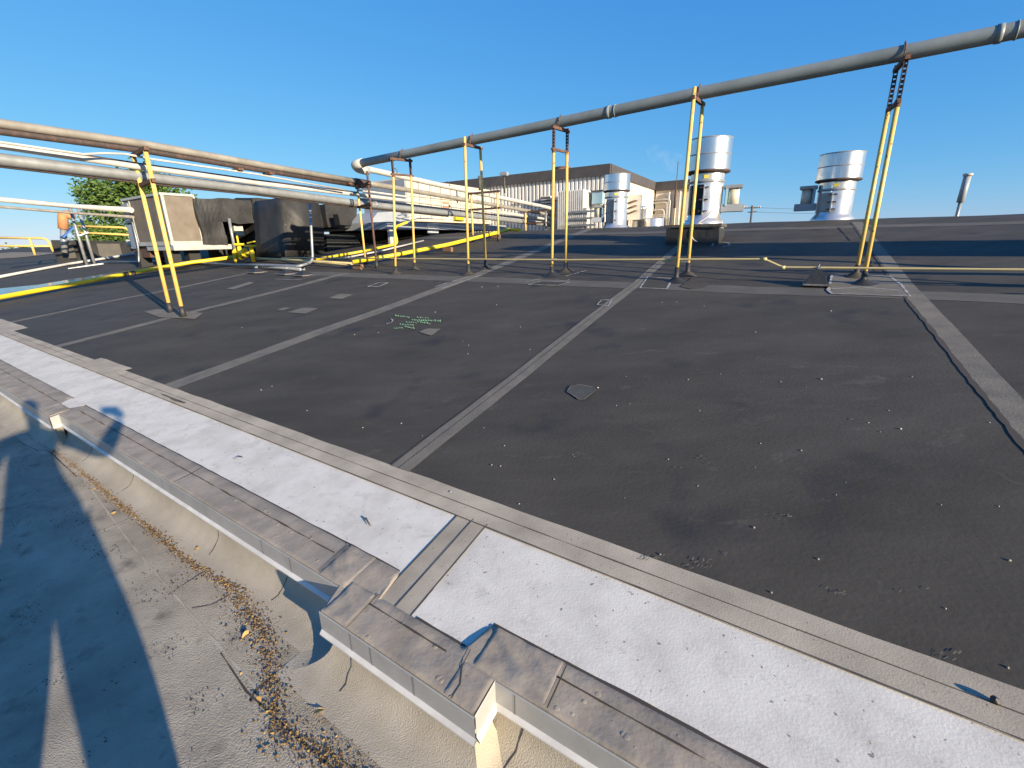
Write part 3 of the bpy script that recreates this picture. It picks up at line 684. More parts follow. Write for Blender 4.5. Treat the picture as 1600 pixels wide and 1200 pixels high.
b = MB(); b.tube([at(99, 358, 30), at(101, 395, 30)], .12, 8); b.build('stem', 'galv', t)

def conduit(name, lab, pts, r, m, h=.08, grp=None, cat='pipe', n=10, px=True):
    P = []
    for p in pts:
        q = surf(p[0], p[1]); P.append(W(*q, zr(*q) + (p[2] if len(p) > 2 else h)))
    t = thing(name, lab, cat, P[0], grp); MB().tube(bend(P, .12), r, n).build('pipe_run', m, t); return t
conduit('ground_conduit', 'long thin white pipe lying on the roof at the far left behind the strut legs', [(-20, 440), (110, 415), (265, 391)], .05, 'pipewhite')
conduit('ground_conduit', 'grey conduit snaking along the roof from the strut legs to the grey pyramid stands', [(148, 413), (250, 411), (330, 415), (400, 420), (470, 425)], .035, 'galv', .07)
t = thing('gas_main', 'bright yellow gas pipe crossing the left foreground of the roof toward the valves', 'pipe', W(*surf(200, 432), 1))
P = [(-40, 487), (0, 474), (120, 451), (200, 435), (300, 417), (384, 406)]
PP = []
for x, y in P:
    q = surf(x, y); PP.append(W(*q, zr(*q) + .13))
MB().tube(PP, .055, 14).build('pipe_run', 'gasyellow', t)
for x, y in ((196, 436), (207, 434)): q = surf(x, y); c = W(*q, zr(*q) + .13); MB().tube([c, c + (PP[3] - PP[2]).normalized() * .09], .062, 14).build('coupling', 'grime', t)
vp = W(*surf(378, 411), zr(*surf(378, 411)))
t = thing('gas_valve_set', 'yellow gas regulator and valves with flanges beside the black duct', 'valve', vp)
b = MB()
b.tube([vp + vec(0, 0, .1), vp + vec(0, 0, .55)], .06, 12); b.tube([vp + vec(0, 0, .3) - U * .35, vp + vec(0, 0, .3) + U * .75], .055, 12)
b.tube([vp + U * .7 + vec(0, 0, .05), vp + U * .7 + vec(0, 0, .5)], .06, 12); b.tube([vp - U * .35 + vec(0, 0, -.05), vp - U * .35 + vec(0, 0, .3)], .05, 12)
b.build('pipework', 'gasyellow', t)
for c, ax, r in ((vp + vec(0, 0, .55), vec(0, 0, 1), .16), (vp + U * .7 + vec(0, 0, .5), vec(0, 0, 1), .17), (vp + vec(0, 0, .3) + U * .3, U, .13), (vp + vec(0, 0, .3) - U * .2, U, .13)):
    MB().tube([c - ax * .03, c + ax * .03], r, 16).build('flange', 'gasyellow', t)
MB().tube([vp + vec(0, 0, .58), vp + vec(0, 0, .8)], .03, 8).build('stem', 'gasyellow', t)
b = MB(); hbar(b, vp + U * .55 + vec(0, 0, .58), vp + U * .95 + vec(0, 0, .62), .05, .03); b.build('handle', 'gasyellow', t)
t = conduit('gas_branch', 'yellow orange pipe from the valves to the foot of the corner support', [(395, 410), (470, 414), (552, 421)], .038, 'paleyellow', .12)
t = conduit('gas_branch', 'bright yellow pipe rising diagonally behind the yellow posts to the ridge', [(552, 421), (620, 408.5), (700, 392), (780, 372), (797, 367), (812, 369)], .048, 'gasyellow', .16)
for x, y in ((560, 421), (700, 393), (775, 373)):
    q = surf(x, y); b = MB(); b.ubox(q[0] - .14, q[0] + .14, q[1] - .05, q[1] + .05, zr(*q), zr(*q) + .11, .005); tag(b.build('wood_block', 'wood'), {560: 'wood block under the yellow pipe at the corner support foot', 700: 'wood block under the diagonal yellow pipe near the second post pair', 775: 'wood block under the diagonal yellow pipe at its top end'}[x], 'block', 'wood blocks under the gas pipe')
t = conduit('gas_branch', 'yellow pipe with an upright loop behind the first tall yellow post pair', [(495, 414, .14), (560, 403, .14), (622, 390, .16), (619, 390.5, .62), (640, 388, .72)], .035, 'gasyellow')
conduit('ground_conduit', 'thin white pipe lying just behind the diagonal yellow pipe', [(540, 408), (600, 396), (662, 380)], .022, 'pipewhite')
conduit('ground_conduit', 'thin grey pipe along the foot of the curved black duct', [(515, 404), (560, 399), (625, 389)], .02, 'galv')
# riser conduit on stands
q0 = surf(490, 417); g0 = zr(*q0)
t = thing('riser_conduit', 'white conduit running low past the pyramid stands and then upright to the rack', 'conduit', W(*q0, g0))
rt = onV(484, 318, q0[1] + .05); P = []
for p in ((360, 419), (420, 420), (470, 422)): q = surf(p[0], p[1] + 2); P.append(W(*q, zr(*q) + .13))
P += [W(*q0, g0 + .13), W(rt[0], q0[1] + .05, rt[1])]
MB().tube(bend(P, .18), .032, 12).build('pipe_run', 'galv', t)
for x, y, l in ((396, 427, 'grey pyramid stand, leftmost of those under the low white conduit'), (443, 429, 'grey pyramid stand in the middle of the low white conduit'), (470, 432, 'small rusty stand where the white conduit turns upward')):
    q = surf(x, y); pyramid(q[0], q[1] + .1, l, .17, .12)

# rooftop air handler at the left
ax = thing('air_handler', 'beige rooftop air handler with brown screen panels and pale frame on black legs', 'rooftop unit', W(-15.5, 5.9, 1.0))
u1, u0, v0, v1, z0, z1 = -15.5, -18.6, 5.9, 6.86, 1.68, 3.14
MB().ubox(u0, u1, v0, v1, z0, z1, .01).build('casing', 'screen', ax)
b = MB()
for u in (u0, u0 + .55, u1 - 1.35, u1): b.ubox(u - .035, u + .035, v0 - .02, v0 + .03, z0, z1)
for v in (v0 + .035, v1): b.ubox(u1 - .03, u1 + .02, v - .035, v + .035, z0 + .004, z1 + .004)
b.ubox(u0 - .04, u1 + .04, v0 - .04, v1, z1, z1 + .07); b.ubox(u0 - .02, u1 + .03, v0 - .03, v1, z0 - .02, z0 + .10)
b.build('frame', 'frame', ax)
MB().ubox(u0 - .05, u0 + .5, v0 - .06, v0 - .021, z0 + .75, z1 - .1).build('control_box', 'galv', ax)
MB().ubox(u0 - .05, u0 + .45, v0 - .05, v0 - .021, z0 - .1, z0 + .7).build('access_door', 'greypanel', ax)
MB().ubox(u1 - 2.0, u1 + .1, v0 + .0, v1 + .9, z0 - .18, z0 - .02, .01).build('skid', 'frame', ax)
MB().ubox(u0 + .1, u1 - 2.01, v0 + .05, v1 - .3, z0 - .4, z0 - .02).build('condensate_tray', 'rust', ax)
for u in (u0 + .2, u1 - .5):
    for v in (v0 + .15, v1 - .2): MB().ubox(u - .18, u + .18, v - .18, v + .18, zr(u, v) - .05, z0 - .18).build('leg', 'black', ax)
b = MB(); b.tube(bend([W(u0 + .7, v0 - .1, 2.6), W(u0 + .75, v0 - .12, 1.6), W(u0 + 1.0, v0 - .3, 1.15)], .3), .025, 8); b.build('cable', 'galv', ax)

# black membrane-wrapped ducts
def ductbox(b, u0, u1, v0, v1, z0, z1): b.ubox(u0, u1, v0, v1, z0, z1, .04)
def rough_(b, amp, cuts=6, seed=1):
    bmesh.ops.subdivide_edges(b.bm, edges=[e for e in b.bm.edges if e.calc_length() > .3], cuts=cuts, use_grid_fill=True)
    for v in b.bm.verts: v.co += vec(*[amp * noise.noise((v.co.x * 1.7 + k * 9, v.co.y * 1.7, v.co.z * 1.7 + seed)) for k in range(3)])
dk = thing('wrapped_duct', 'big black membrane wrapped duct leaving the beige air handler', 'duct', W(-15, 8.5, 1.3))
def vu(x, y, u): return onU(x, y, u)
D = -15.4
va, vb = vu(304, 330, D)[0], vu(345, 330, D)[0]; vc = vu(396, 330, D)[0]; vd = vu(452, 340, D)[0]; ve = vu(508, 350, -13.5)[0]
b = MB(); b.ubox(D - 1.9, D, va + .05, vb, 1.62, 3.12); rough_(b, .10, 5, 1); b.build('duct_section', 'wrap', dk)
b = MB(); b.ubox(D - 1.9, D - .02, vb - .02, vc, 2.38, 3.14); rough_(b, .07, 5, 2); b.build('duct_section', 'wrap', dk)
b = MB(); b.ubox(D - 1.9, D + .05, vc - .02, vd, 1.55, 3.24); rough_(b, .06, 5, 3); b.build('duct_section', 'wrap', dk)
b = MB(); b.ubox(D - 1.5, D - 1.4, vb, vc, .9, 2.4); b.build('back_panel', 'black', dk)
b = MB(); pv = vu(374, 368, D - .3)[0]; b.ubox(D - .4, D - .3, pv - .14, pv + .18, 1.95, 2.32); b.build('inspection_hatch', 'cream', dk)
b = MB(); pv = vu(363, 370, D + .1)[0]; b.tube([W(D + .1, pv, 1.3), W(D + .1, pv, 2.5)], .05, 10); b.build('prop_post', 'galv', dk)
# curved drop duct (profile in the v-z plane, thick in u)
ce = thing('curved_duct', 'black wrapped duct curving down to the roof with pipe shadows across it', 'duct', W(-13.6, 9.3, 1.3))
cu = -11.2
pr = [vu(443, 308, cu), vu(500, 315, cu), vu(506, 345, cu), vu(510, 402, cu), vu(446, 404, cu), vu(446, 350, cu)]
pr2 = [W(cu, v, z) for v, z in pr]
b = MB(); b.prism(pr2, -U * 1.7); bmesh.ops.bevel(b.bm, geom=[e for e in b.bm.edges], offset=.05, segments=2, affect='EDGES'); rough_(b, .05, 3, 7); o = b.build('duct_elbow', 'wrap', ce, smooth=True)
# second duct set with cowls further along
ce = thing('wrapped_duct', 'dark wrapped duct with an angular cowl between the curved duct and the first yellow post', 'duct', W(-14, 12, 1.5))
cu = -11.4
b = MB(); b.prism([W(cu, *vu(*p, cu)) for p in ((508, 318), (556, 322), (556, 356), (512, 356))], -U * 1.6); rough_(b, .05, 3, 4); b.build('duct_section', 'wrap', ce)
b = MB(); b.prism([W(cu + .3, *vu(*p, cu + .3)) for p in ((520, 335), (546, 333), (541, 354), (524, 352))], U * .25); b.build('cowl', 'wrap', ce)
b = MB(); b.prism([W(cu, *vu(*p, cu)) for p in ((510, 366), (600, 362), (600, 388), (512, 395))], -U * 1.5); b.build('base_box', 'black', ce)

# long cream air handler on a platform behind the rack
ce = thing('long_air_handler', 'long cream panelled air handler behind the pipe rack with shade coloured grey on its end', 'rooftop unit', W(-11, 14, 1.9))
cu = -10.6
vA, zA = onU(634, 277, cu); vB = onU(770, 318, cu)[0]; zb = onU(634, 345, cu)[1]
MB().ubox(cu - 2.4, cu, vA, vB, zb, zA, .02).build('casing', 'cream', ce)
MB().ubox(cu - 2.35, cu - .05, vA - .05, vA - .001, zb, zA - .05).build('shaded_end_panel', 'greypanel', ce)  # grey colour stands in for the shade on the end face
b = MB()
n = 9
for i in range(1, n): v = vA + (vB - vA) * i / n; b.ubox(cu + .001, cu + .012, v - .012, v + .012, zb + .05, zA - .05)
b.ubox(cu + .001, cu + .015, vA, vB, zA - .62, zA - .60); b.build('panel_joint', 'grime', ce)
MB().ubox(cu + .002, cu + .03, vA + .35 * (vB - vA), vA + .42 * (vB - vA), zb + .35, zb + .8).build('louvre', 'orange', ce)
for k in (.18, .5): MB().ubox(cu + .002, cu + .04, vA + k * (vB - vA), vA + (k + .04) * (vB - vA), zA - .5, zA - .42).build('label_plate', 'grime', ce)
MB().prism([W(cu + .2, *onU(*p, cu + .2)) for p in ((578, 348), (590, 332), (622, 330), (640, 344), (640, 348))], -U * 2.2).build('intake_hood', 'greypanel', ce)
ce = thing('equipment_platform', 'grey steel equipment platform with white rails and a white post beneath the long air handler', 'platform', W(-9.6, 11, 1.9))
cu = -9.6
vA, zA = onU(606, 364, cu); vB, zB = onU(790, 350, cu)
b = MB(); b.ubox(cu - 3.4, cu, vA, vB, zB - .28, zB - .06); b.build('deck_frame', 'greypanel', ce)
for i in range(3): b = MB(); z = zB + .08 + .11 * i; b.tube([W(cu - .6, onU(642, 350, cu)[0], z - .12), W(cu + .05, onU(655, 350, cu)[0], z), W(cu + .05, vB - 1.5, z)], .018, 8); b.build('rail_pipe', 'pipewhite', ce)
for x in (676, 612): v = onU(x, 360, cu)[0]; b = MB(); b.ubox(cu - .12, cu - .02, v - .08, v + .08, zr(cu, v) - .02, zB - .28); b.build('leg', 'pipewhite' if x > 600 else 'galv', ce)
v = onU(676, 356, cu)[0]; b = MB(); b.ubox(cu - .02, cu + .02, v - .3, v + .3, zB - .42, zB - .06); b.build('gusset', 'pipewhite', ce)
b = MB(); b.ubox(cu - 3, cu - 2.9, vA, vB, 1.2, zB - .28); b.build('back_skirt', 'black', ce)
b = MB(); v = onU(716, 352, cu + .1)[0]; b.ubox(cu + .05, cu + .2, v - .25, v + .25, zB + .02, zB + .18); b.build('yellow_valve', 'gasyellow', ce)

# roof edge, railings, gravel strip at the far left
def seg(b, a, c, w, h0, h1):
    a, c = Vector(a), Vector(c); d = (c - a); d.z = 0; d.normalize(); n = vec(-d.y, d.x, 0)
    b.prism([vec(a.x, a.y, h0), vec(c.x, c.y, h0), vec(c.x, c.y, c.z), vec(a.x, a.y, a.z)], n * w)
t = thing('roof_edge_parapet', 'low black flashed parapet at the far left edge of the roof', 'parapet', at(150, 385, 30))
b = MB(); seg(b, at(79, 375, 31), at(160, 376, 30), .4, .6, 2); seg(b, at(160, 376, 30), at(236, 380, 29), .4, .6, 2); b.build('wall', 'wrap', t)
for x0, x1 in ((100, 112), (120, 126), (150, 186)): b = MB(); a = at(x0, 379, 30.6 if x0 < 150 else 29.9) ; c = at(x1, 379, 30.4 if x0 < 150 else 29.6); seg(b, a - vec(0, 0, .05), c - vec(0, 0, .05), .05, 1.2, 2); b.build('faded_panel', 'band', t)
def rail(name, lab, pts, posts, r, m, mids):
    t = thing(name, lab, 'railing', pts[0], 'railings at the roof edge')
    MB().tube(bend(pts, .25), r, 8).build('top_rail', m, t)
    for q in mids: MB().tube(q, r * .9, 8).build('mid_rail', m, t)
    for a, c in posts: MB().tube([a, c], r, 8).build('post', m, t)
    return t
rail('railing', 'sunlit pale yellow pipe railing at the far left edge of the roof', [at(-30, 371, 34), at(74, 372.5, 32), at(83, 393, 32)], [(at(46, 372, 32), at(55, 399, 32))], .05, 'yellow', [[at(-30, 384, 34), at(79, 384.5, 32)]])
rail('railing', 'yellow pipe railing in front of the green tree beside the air handler', [at(118, 353, 30), at(200, 356, 29), at(212, 387, 29)], [(at(204, 358, 29), at(207, 388, 29))], .05, 'yellow', [[at(118, 363, 30), at(222, 368, 29)]])
b = MB(); gp_ = []
for p_ in [(-80, 409), (-20, 406), (30, 403), (60, 400), (84, 397), (83, 395.2), (20, 394.6), (-80, 396)]:
    q = surf(*p_); gp_.append(W(q[0], q[1], prof(q[1]) + .03))
b.poly(gp_); struct(b.build('gravel_roof', 'gravel'))
for k, ((x0, y0), (x1, y1)) in enumerate((((104, 409), (166, 400)), ((112, 403), (168, 396)))):
    a, c = surf(x0, y0), surf(x1, y1); a = W(*a, zr(*a) + .08); c = W(*c, zr(*c) + .08); b = MB(); hbar(b, a, c, .15, .12); tag(b.build('timber_sleeper', 'orange'), ['orange timber sleeper lying on the roof, the nearer of two', 'orange timber sleeper lying on the roof, the farther of two'][k], 'timber', 'timber sleepers at the far left')
q = surf(172, 397); b = MB(); b.ubox(q[0] - .4, q[0] + .4, q[1] - .15, q[1] + .15, zr(*q), zr(*q) + .2, .02); tag(b.build('junction_box', 'pipewhite'), 'white box at the end of the orange timbers', 'box')
q = surf(206, 388); t = thing('bucket', 'small white bucket shaped fitting by the yellow railing post', 'fitting', W(*q, zr(*q))); dd = 27
MB().tube([at(206, 386, dd), at(205, 375, dd)], [.16, .2], 12).build('body', 'pipewhite', t)

# water film on the roof at the left
b = MB(); P = [(-30, 462), (0, 452), (60, 446), (120, 436), (200, 424), (225, 421), (215, 425), (150, 438), (90, 448), (40, 456), (0, 463), (-30, 470)]
vs_ = []
for p in P: q = surf(*p); vs_.append(W(q[0], q[1], prof(q[1]) + .022))
b.bm.faces.new([b.bm.verts.new(p) for p in vs_]); struct(b.build('puddle', 'wet'))

# ---------------------------------------------------------------- silver exhaust stacks
def stack(xb, yb, dist, ytop, ycap, hw_cap, hw_body, lab, side, door='closed', zbase=None):
    base = at(xb, yb, dist)
    if zbase is not None: base.z = zbase
    zt = at(xb, ytop, dist).z - base.z; zc = at(xb, ycap, dist).z - base.z
    r = hw_cap * depth(base + vec(0, 0, zc)) / FPX / 1.03; rb = hw_body * depth(base + vec(0, 0, zc * .4)) / FPX; s = r / .5
    t = thing('exhaust_stack', lab, 'exhaust stack', base, 'silver exhaust stacks')
    MB().lathe(base, [(rb * 1.25, -.1), (rb * 1.25, .03), (rb * 1.12, .10 * s), (rb, .16 * s), (rb, zc - .05 * s)], 36).build('body', 'stackwhite', t)
    MB().lathe(base, [(rb + .002, zc - .26 * s), (rb + .02, zc - .24 * s), (rb + .02, zc - .22 * s), (rb + .002, zc - .2 * s)], 36).build('collar', 'galv', t)
    MB().lathe(base, [(rb, zc - .05 * s), (r * .99, zc - .02), (r * 1.03, zc), (r * .99, zc + .02)], 36).build('collar', 'strut', t)
    hh = zt - zc
    wb_ = MB().lathe(base, [(r * .98, zc + .01), (r * .98, zt)], 64).build('wind_band', 'stainless', t)
    MB().lathe(base, [(r * .93, zt), (r * .93, zc + .03)], 48).build('inner_shell', 'galv', wb_)
    for zz in (zc + hh * .5, zt - .01): MB().lathe(base, [(r * .982, zz - .012), (r * 1.0, zz), (r * .982, zz + .012), (r * .94, zz + .008)], 56).build('rim_band', 'galv', wb_)
    vdir = (CAM - base); vdir.z = 0; vdir.normalize(); sdir = vec(-vdir.y, vdir.x, 0)
    def around(a, rr): return vdir * (rr * math.cos(a)) + sdir * (rr * math.sin(a))
    # clamshell door: a curved panel a little proud of the body, with flanges and latches
    a0, a1 = (-.1, -1.0) if door == 'open' else (.15 * side, 1.0 * side)
    z0, z1 = .22 * s, zc - .3 * s; b = MB(); prev = None
    for k in range(9):
        a = a0 + (a1 - a0) * k / 8; q = [b.bm.verts.new(base + around(a, rb + (.004 if door == 'open' else .012)) + vec(0, 0, z)) for z in (z0, z1)]
        if prev: f = b.bm.faces.new((prev[0], q[0], q[1], prev[1])); f.smooth = True
        prev = q
    dr_ = b.build('door', 'black' if door == 'open' else 'galv', t)  # when open, a black panel paints the dark inside
    for a in (a0, a1): b = MB(); c = base + around(a, rb + .02) + vec(0, 0, (z0 + z1) / 2); n_ = around(a, 1); b.box(c, n_, vec(-n_.y, n_.x, 0), vec(0, 0, 1), .035 * s, .012 * s, (z1 - z0) / 2); b.build('door_flange', 'stackwhite', dr_)
    for k in (.12, .5, .9): b = MB(); n_ = around(a0, 1); tn = vec(-n_.y, n_.x, 0); b.box(base + n_ * (rb + .03) + vec(0, 0, z0 + (z1 - z0) * k), n_, tn, vec(0, 0, 1), .02 * s, .10 * s, .014 * s); b.build('latch', 'strut', dr_)
    b = MB(); n_ = around(-.05, 1); b.box(base + n_ * (rb + .002) + vec(0, 0, zc - .13 * s), n_, vec(-n_.y, n_.x, 0), vec(0, 0, 1), .004, .055 * s, .04 * s); b.build('sticker', 'stickeryellow', t)
    sd_ = sdir * side
    b = MB(); b.box(base + sd_ * (rb + .23 * s) + vec(0, 0, .36 * s), sdir, vdir, vec(0, 0, 1), .26 * s, .18 * s, .085 * s, .006); ms_ = b.build('motor_shelf', 'greypanel', t)
    b = MB(); b.tube([base + sd_ * (rb + .24 * s) + vec(0, 0, .45 * s), base + sd_ * (rb + .24 * s) + vec(0, 0, .80 * s)], .13 * s, 20); b.build('motor', 'cream', ms_)
    b = MB(); b.box(base + sd_ * (rb + .22 * s) + vec(0, 0, .84 * s), sdir, vdir, vec(0, 0, 1), .2 * s, .18 * s, .04 * s, .01); b.build('motor_cover', 'galv', ms_)
    b = MB(); b.box(base + sd_ * (rb + .08 * s) + vdir * .1 * s + vec(0, 0, .6 * s), sdir, vdir, vec(0, 0, 1), .03 * s, .1 * s, .2 * s, .006); b.build('terminal_box', 'bluegrey', t)
    return base, sdir, vdir
cu_, cv_ = -.22, 9.75
cb = thing('stack_curb', 'black flashed roof curb under the nearer silver stack', 'curb', W(cu_, cv_, zr(cu_, cv_)))
gz = zr(cu_, cv_ - .4)
b = MB(); b.ubox(cu_ - .5, cu_ + .5, cv_ - .45, cv_ + .5, gz - .1, gz + .30); rough_(b, .03, 3, 5); b.build('upstand', 'wrap', cb)
b = MB(); b.ubox(cu_ - .54, cu_ + .54, cv_ - .5, cv_ + .54, gz + .31, gz + .37, .008); b.build('curb_cap', 'grime', cb)
bc = W(cu_, cv_, 0)
base1, sdir, vdir = stack(1098, 353, math.hypot(bc.x, bc.y), 219, 270, 33, 24.5, 'nearest and tallest silver exhaust stack, its motor on the right side', 1, 'open', gz + .37)
c = base1 + vdir * .47
hose = [c + sdir * .26 + vec(0, 0, .62), c + sdir * .2 + vec(0, 0, .36), c + sdir * .08 + vec(0, 0, .14), c - sdir * .06 + vec(0, 0, .04)]
for k in range(15): a = PI * .55 + 2 * PI * k / 14; hose.append(c - sdir * .06 + vec(0, 0, -.16) + sdir * .14 * math.cos(a) + vec(0, 0, .17 * math.sin(a)))
b = MB(); b.tube(bend(hose, .05, 2), .014, 8); tag(b.build('hose', 'hose'), 'looped white hose hanging from the nearest silver stack', 'hose')
stack(1299, 345, 13.9, 242, 283, 31.5, 24, 'silver exhaust stack at the right standing alone on the ridge, its motor on the left', -1)
stack(961, 358, 17.0, 273, 299, 21, 17, 'farthest silver exhaust stack, in front of the white corrugated building corner', -1)
# flue pipe
pb = at(1496, 332, 15.2); pt = at(1512, 275, 15.2); t = thing('flue_pipe', 'thin grey flue pipe standing alone on the ridge at the far right', 'flue', pb)
MB().tube([pb - vec(0, 0, .5), pb + (pt - pb) * .3], .035, 10).build('stem', 'galv', t); MB().tube([pb + (pt - pb) * .28, pt], .07, 12).build('sleeve', 'greypanel', t); MB().tube([pt, pt + (pt - pb).normalized() * .05], .09, 12).build('cap', 'pipewhite', t)

# ---------------------------------------------------------------- corrugated penthouse behind the ridge
bz0, bz1 = .9, 4.31; vB_ = 17.69; uL = onV(706, 286, vB_)[0]; uR = -4.85
bd = thing('penthouse', 'white corrugated metal rooftop building with a dark brown fascia', 'building', W(-7, vB_, 1.6))
MB().ubox(uL - 3, uR - .02, vB_ + .06, vB_ + 14, bz0, bz1 - .01).build('wall', 'corr', bd)
b = MB(); u = uR - .06; pitch = .185
while u > uL - 3:
    c = [(u, vB_ - .0), (u - .09, vB_ - .0), (u - .115, vB_ + .055), (u + .025, vB_ + .055)]
    P = [W(a, d, bz0) for a, d in c]; b.prism(P, vec(0, 0, bz1 - .35 - bz0)); u -= pitch
b.build('corrugated_cladding', 'corr', bd)
b = MB(); b.ubox(uL - 3.1, uR + .06, vB_ - .1, vB_ + .05, bz1 - .38, bz1 + .02); b.ubox(uR - .02, uR + .08, vB_ + .051, vB_ + 11, bz1 - .38, bz1 + .021); b.build('fascia', 'fasciabrown', bd)
# side wall + recessed wing
P1 = at(1007, 291, 27.5); k = uvof(P1)
MB().ubox(uR - .001, uR + .02, vB_ + .07, k[1], bz0, bz1 - .39).build('side_wall', 'beigewall', bd)
wg = thing('wing_building', 'beige wing of the rooftop building with pipes along its wall, behind the stacks', 'building', W(-2, k[1], 1.5))
UW = onV(1098, 330, k[1])[0]; MB().ubox(uR + .1, UW, k[1], k[1] + 6, .5, bz1 - .03).build('wall', 'beigewall', wg)
MB().ubox(uR + .1, UW + .1, k[1] - .12, k[1] - .001, bz1 - .42, bz1 + .01).build('fascia', 'fasciabrown', wg)
vv = k[1]
for i, zz in enumerate((3.45, 3.3, 2.95, 2.7, 2.62)):
    a_, c_ = onV(1006 + 3 * i, 310, vv)[0], onV(1048 - 4 * (i % 3), 310, vv)[0]; b = MB(); b.tube(bend([W(a_, vv - .12, zz), W(c_, vv - .12, zz), W(c_, vv - .12, 1.2)], .15), .045, 8); b.build('wall_pipe', 'pipewhite', wg)
for x, m in ((1056, 'beigewall'), (1062, 'pipewhite'), (1045, 'pipewhite')): uu = onV(x, 320, vv)[0]; b = MB(); b.tube([W(uu, vv - .1, 1.2), W(uu, vv - .1, 3.8)], .06, 8); b.build('downpipe', m, wg)
b = MB(); ua, ub = onV(1016, 330, vv)[0], onV(1046, 330, vv)[0]; b.ubox(ua, ub, vv - .05, vv - .002, 1.5, 2.75); b.build('panel', 'tan', wg)
def wallbox(name, lab, x0, x1, y0, y1, m, th=.3, cat='box', v=None, curved=False):
    v = v or vB_ - .02; ua, za = onV(x0, y0, v - th); ub, zb_ = onV(x1, y1, v - th); t = thing(name, lab, cat, W((ua + ub) / 2, v, zb_))
    if curved: MB().lathe(W((ua + ub) / 2, v - th, zb_), [(abs(ub - ua) / 2, 0), (abs(ub - ua) / 2, za - zb_), (.01, za - zb_)], 24).build('shell', m, t)
    else: MB().ubox(ua, ub, v - th, v - .03, zb_, za, .01).build('housing', m, t)
    return t, ua, ub, za, zb_
t, ua, ub, za, zb_ = wallbox('wall_cabinet', 'pale blue grey cabinet on the corrugated wall left of the farthest stack', 925, 941, 300, 318, 'bluegrey')
MB().ubox(ua - .03, ub + .03, vB_ - .36, vB_ - .06, za, za + .05).build('rain_hood', 'fasciabrown', t)
t, ua, ub, za, zb_ = wallbox('metal_shelter', 'pale ribbed sheet metal enclosure against the corrugated wall behind the third yellow post pair', 872, 911, 299, 352, 'corr', .8, 'enclosure')
b = MB(); x = ua
while x < ub: b.ubox(x, x + .03, vB_ - .845, vB_ - .821, 1.4, za - .02); x += .09
b.build('ribs', 'corr', t)
t, ua, ub, za, zb_ = wallbox('wall_louvre', 'small dark louvred vent on the corrugated wall above the rack pipes', 845, 860, 307, 330, 'corr', .25, 'louvre')
b = MB(); 
for i in range(5): z = zb_ + (za - zb_) * (i + .5) / 5; b.ubox(ua, ub, vB_ - .30, vB_ - .26, z - .03, z + .03)
b.build('slats', 'fasciabrown', t)
t = thing('wall_conduit', 'thin conduit running across the corrugated wall', 'conduit', W(-7, vB_, 3.2))
b = MB(); b.tube([W(onV(800, 306, vB_)[0], vB_ - .05, 3.12), W(onV(915, 297, vB_)[0], vB_ - .05, 3.16)], .02, 6); b.build('run', 'grime', t)
for i, (x, dd_, h_) in enumerate(((972 + 18, 22, 3.0), (1002, 22.3, 3.0))):
    t = thing('standing_tank', ['slim white upright tank right of the farthest stack, the left one of two', 'slim white upright tank right of the farthest stack, the right one of two'][i], 'tank', at(x, 352, dd_), 'slim white tanks')
    p = at(x, 352, dd_); p.z = 1.4; MB().lathe(p, [(.17, 0), (.17, 1.35), (.2, 1.36), (.2, 1.42), (.1, 1.5), (.01, 1.5)], 18).build('shell', 'stackwhite', t)
p = at(1021, 352, 22); p.z = 1.4; t = thing('round_tank', 'wide low white round tank in front of the beige wing', 'tank', p)
MB().lathe(p, [(.42, 0), (.42, .4), (.43, .41), (.43, .44), (.42, .45), (.42, .92), (.40, .97), (.01, .99)], 28).build('shell', 'stackwhite', t)
p = at(991, 334, 21.9); t = thing('gas_cabinet', 'white cabinet with valves above the two slim tanks', 'cabinet', p)
b = MB(); b.box(p + vec(0, 0, .25), U, V, vec(0, 0, 1), .28, .12, .5, .01); b.build('housing', 'stackwhite', t)
for k_ in range(3): b = MB(); b.tube([p - U * (.25 + .05 * k_) - V * .2 + vec(0, 0, .2 * k_), p + U * .1 - V * .22 + vec(0, 0, .2 * k_ + .12)], .03, 8); b.build('valve', 'rust', t)
# rusty roof vent, camera, mast
p = at(879, 268, 24); p.z = 4.3; t = thing('roof_vent', 'rusty round roof vent on top of the corrugated building', 'vent', p)
MB().lathe(p, [(.26, -.2), (.26, .12), (.34, .12), (.36, .15), (.36, .48), (.34, .5), (.01, .5)], 24).build('drum', 'orange', t)
MB().lathe(p, [(.365, .42), (.38, .44), (.38, .5), (.365, .52)], 24).build('rim', 'rust', t)
p = at(788, 280, 19.5); t = thing('security_light', 'small floodlight on a bracket above the fascia of the corrugated building', 'light', p)
MB().tube([p - vec(0, 0, .5), p + vec(0, 0, .1)], .03, 8).build('arm', 'grime', t); b = MB(); b.box(p + vec(0, 0, .18), U, V, vec(0, 0, 1), .17, .08, .07, .02); b.build('lamp_head', 'greypanel', t)
p = at(749, 280, 19.5); t = thing('mast_stub', 'short stub pipe rising above the fascia near the second post pair', 'pipe', p); MB().tube([p - vec(0, 0, .4), p + vec(0, 0, .12)], .05, 8).build('stub', 'grime', t)
p = at(1056, 300, 21); t = thing('lightning_rod', 'thin rusty mast in front of the beige wing left of the nearest stack', 'mast', p); MB().tube([p - vec(0, 0, 1.6), p + vec(0, 0, 1.1)], .015, 6).build('rod', 'rust', t); MB().tube([p - vec(0, 0, .6), p + vec(0, 0, .1)], .05, 6).build('base_sleeve', 'rust', t)

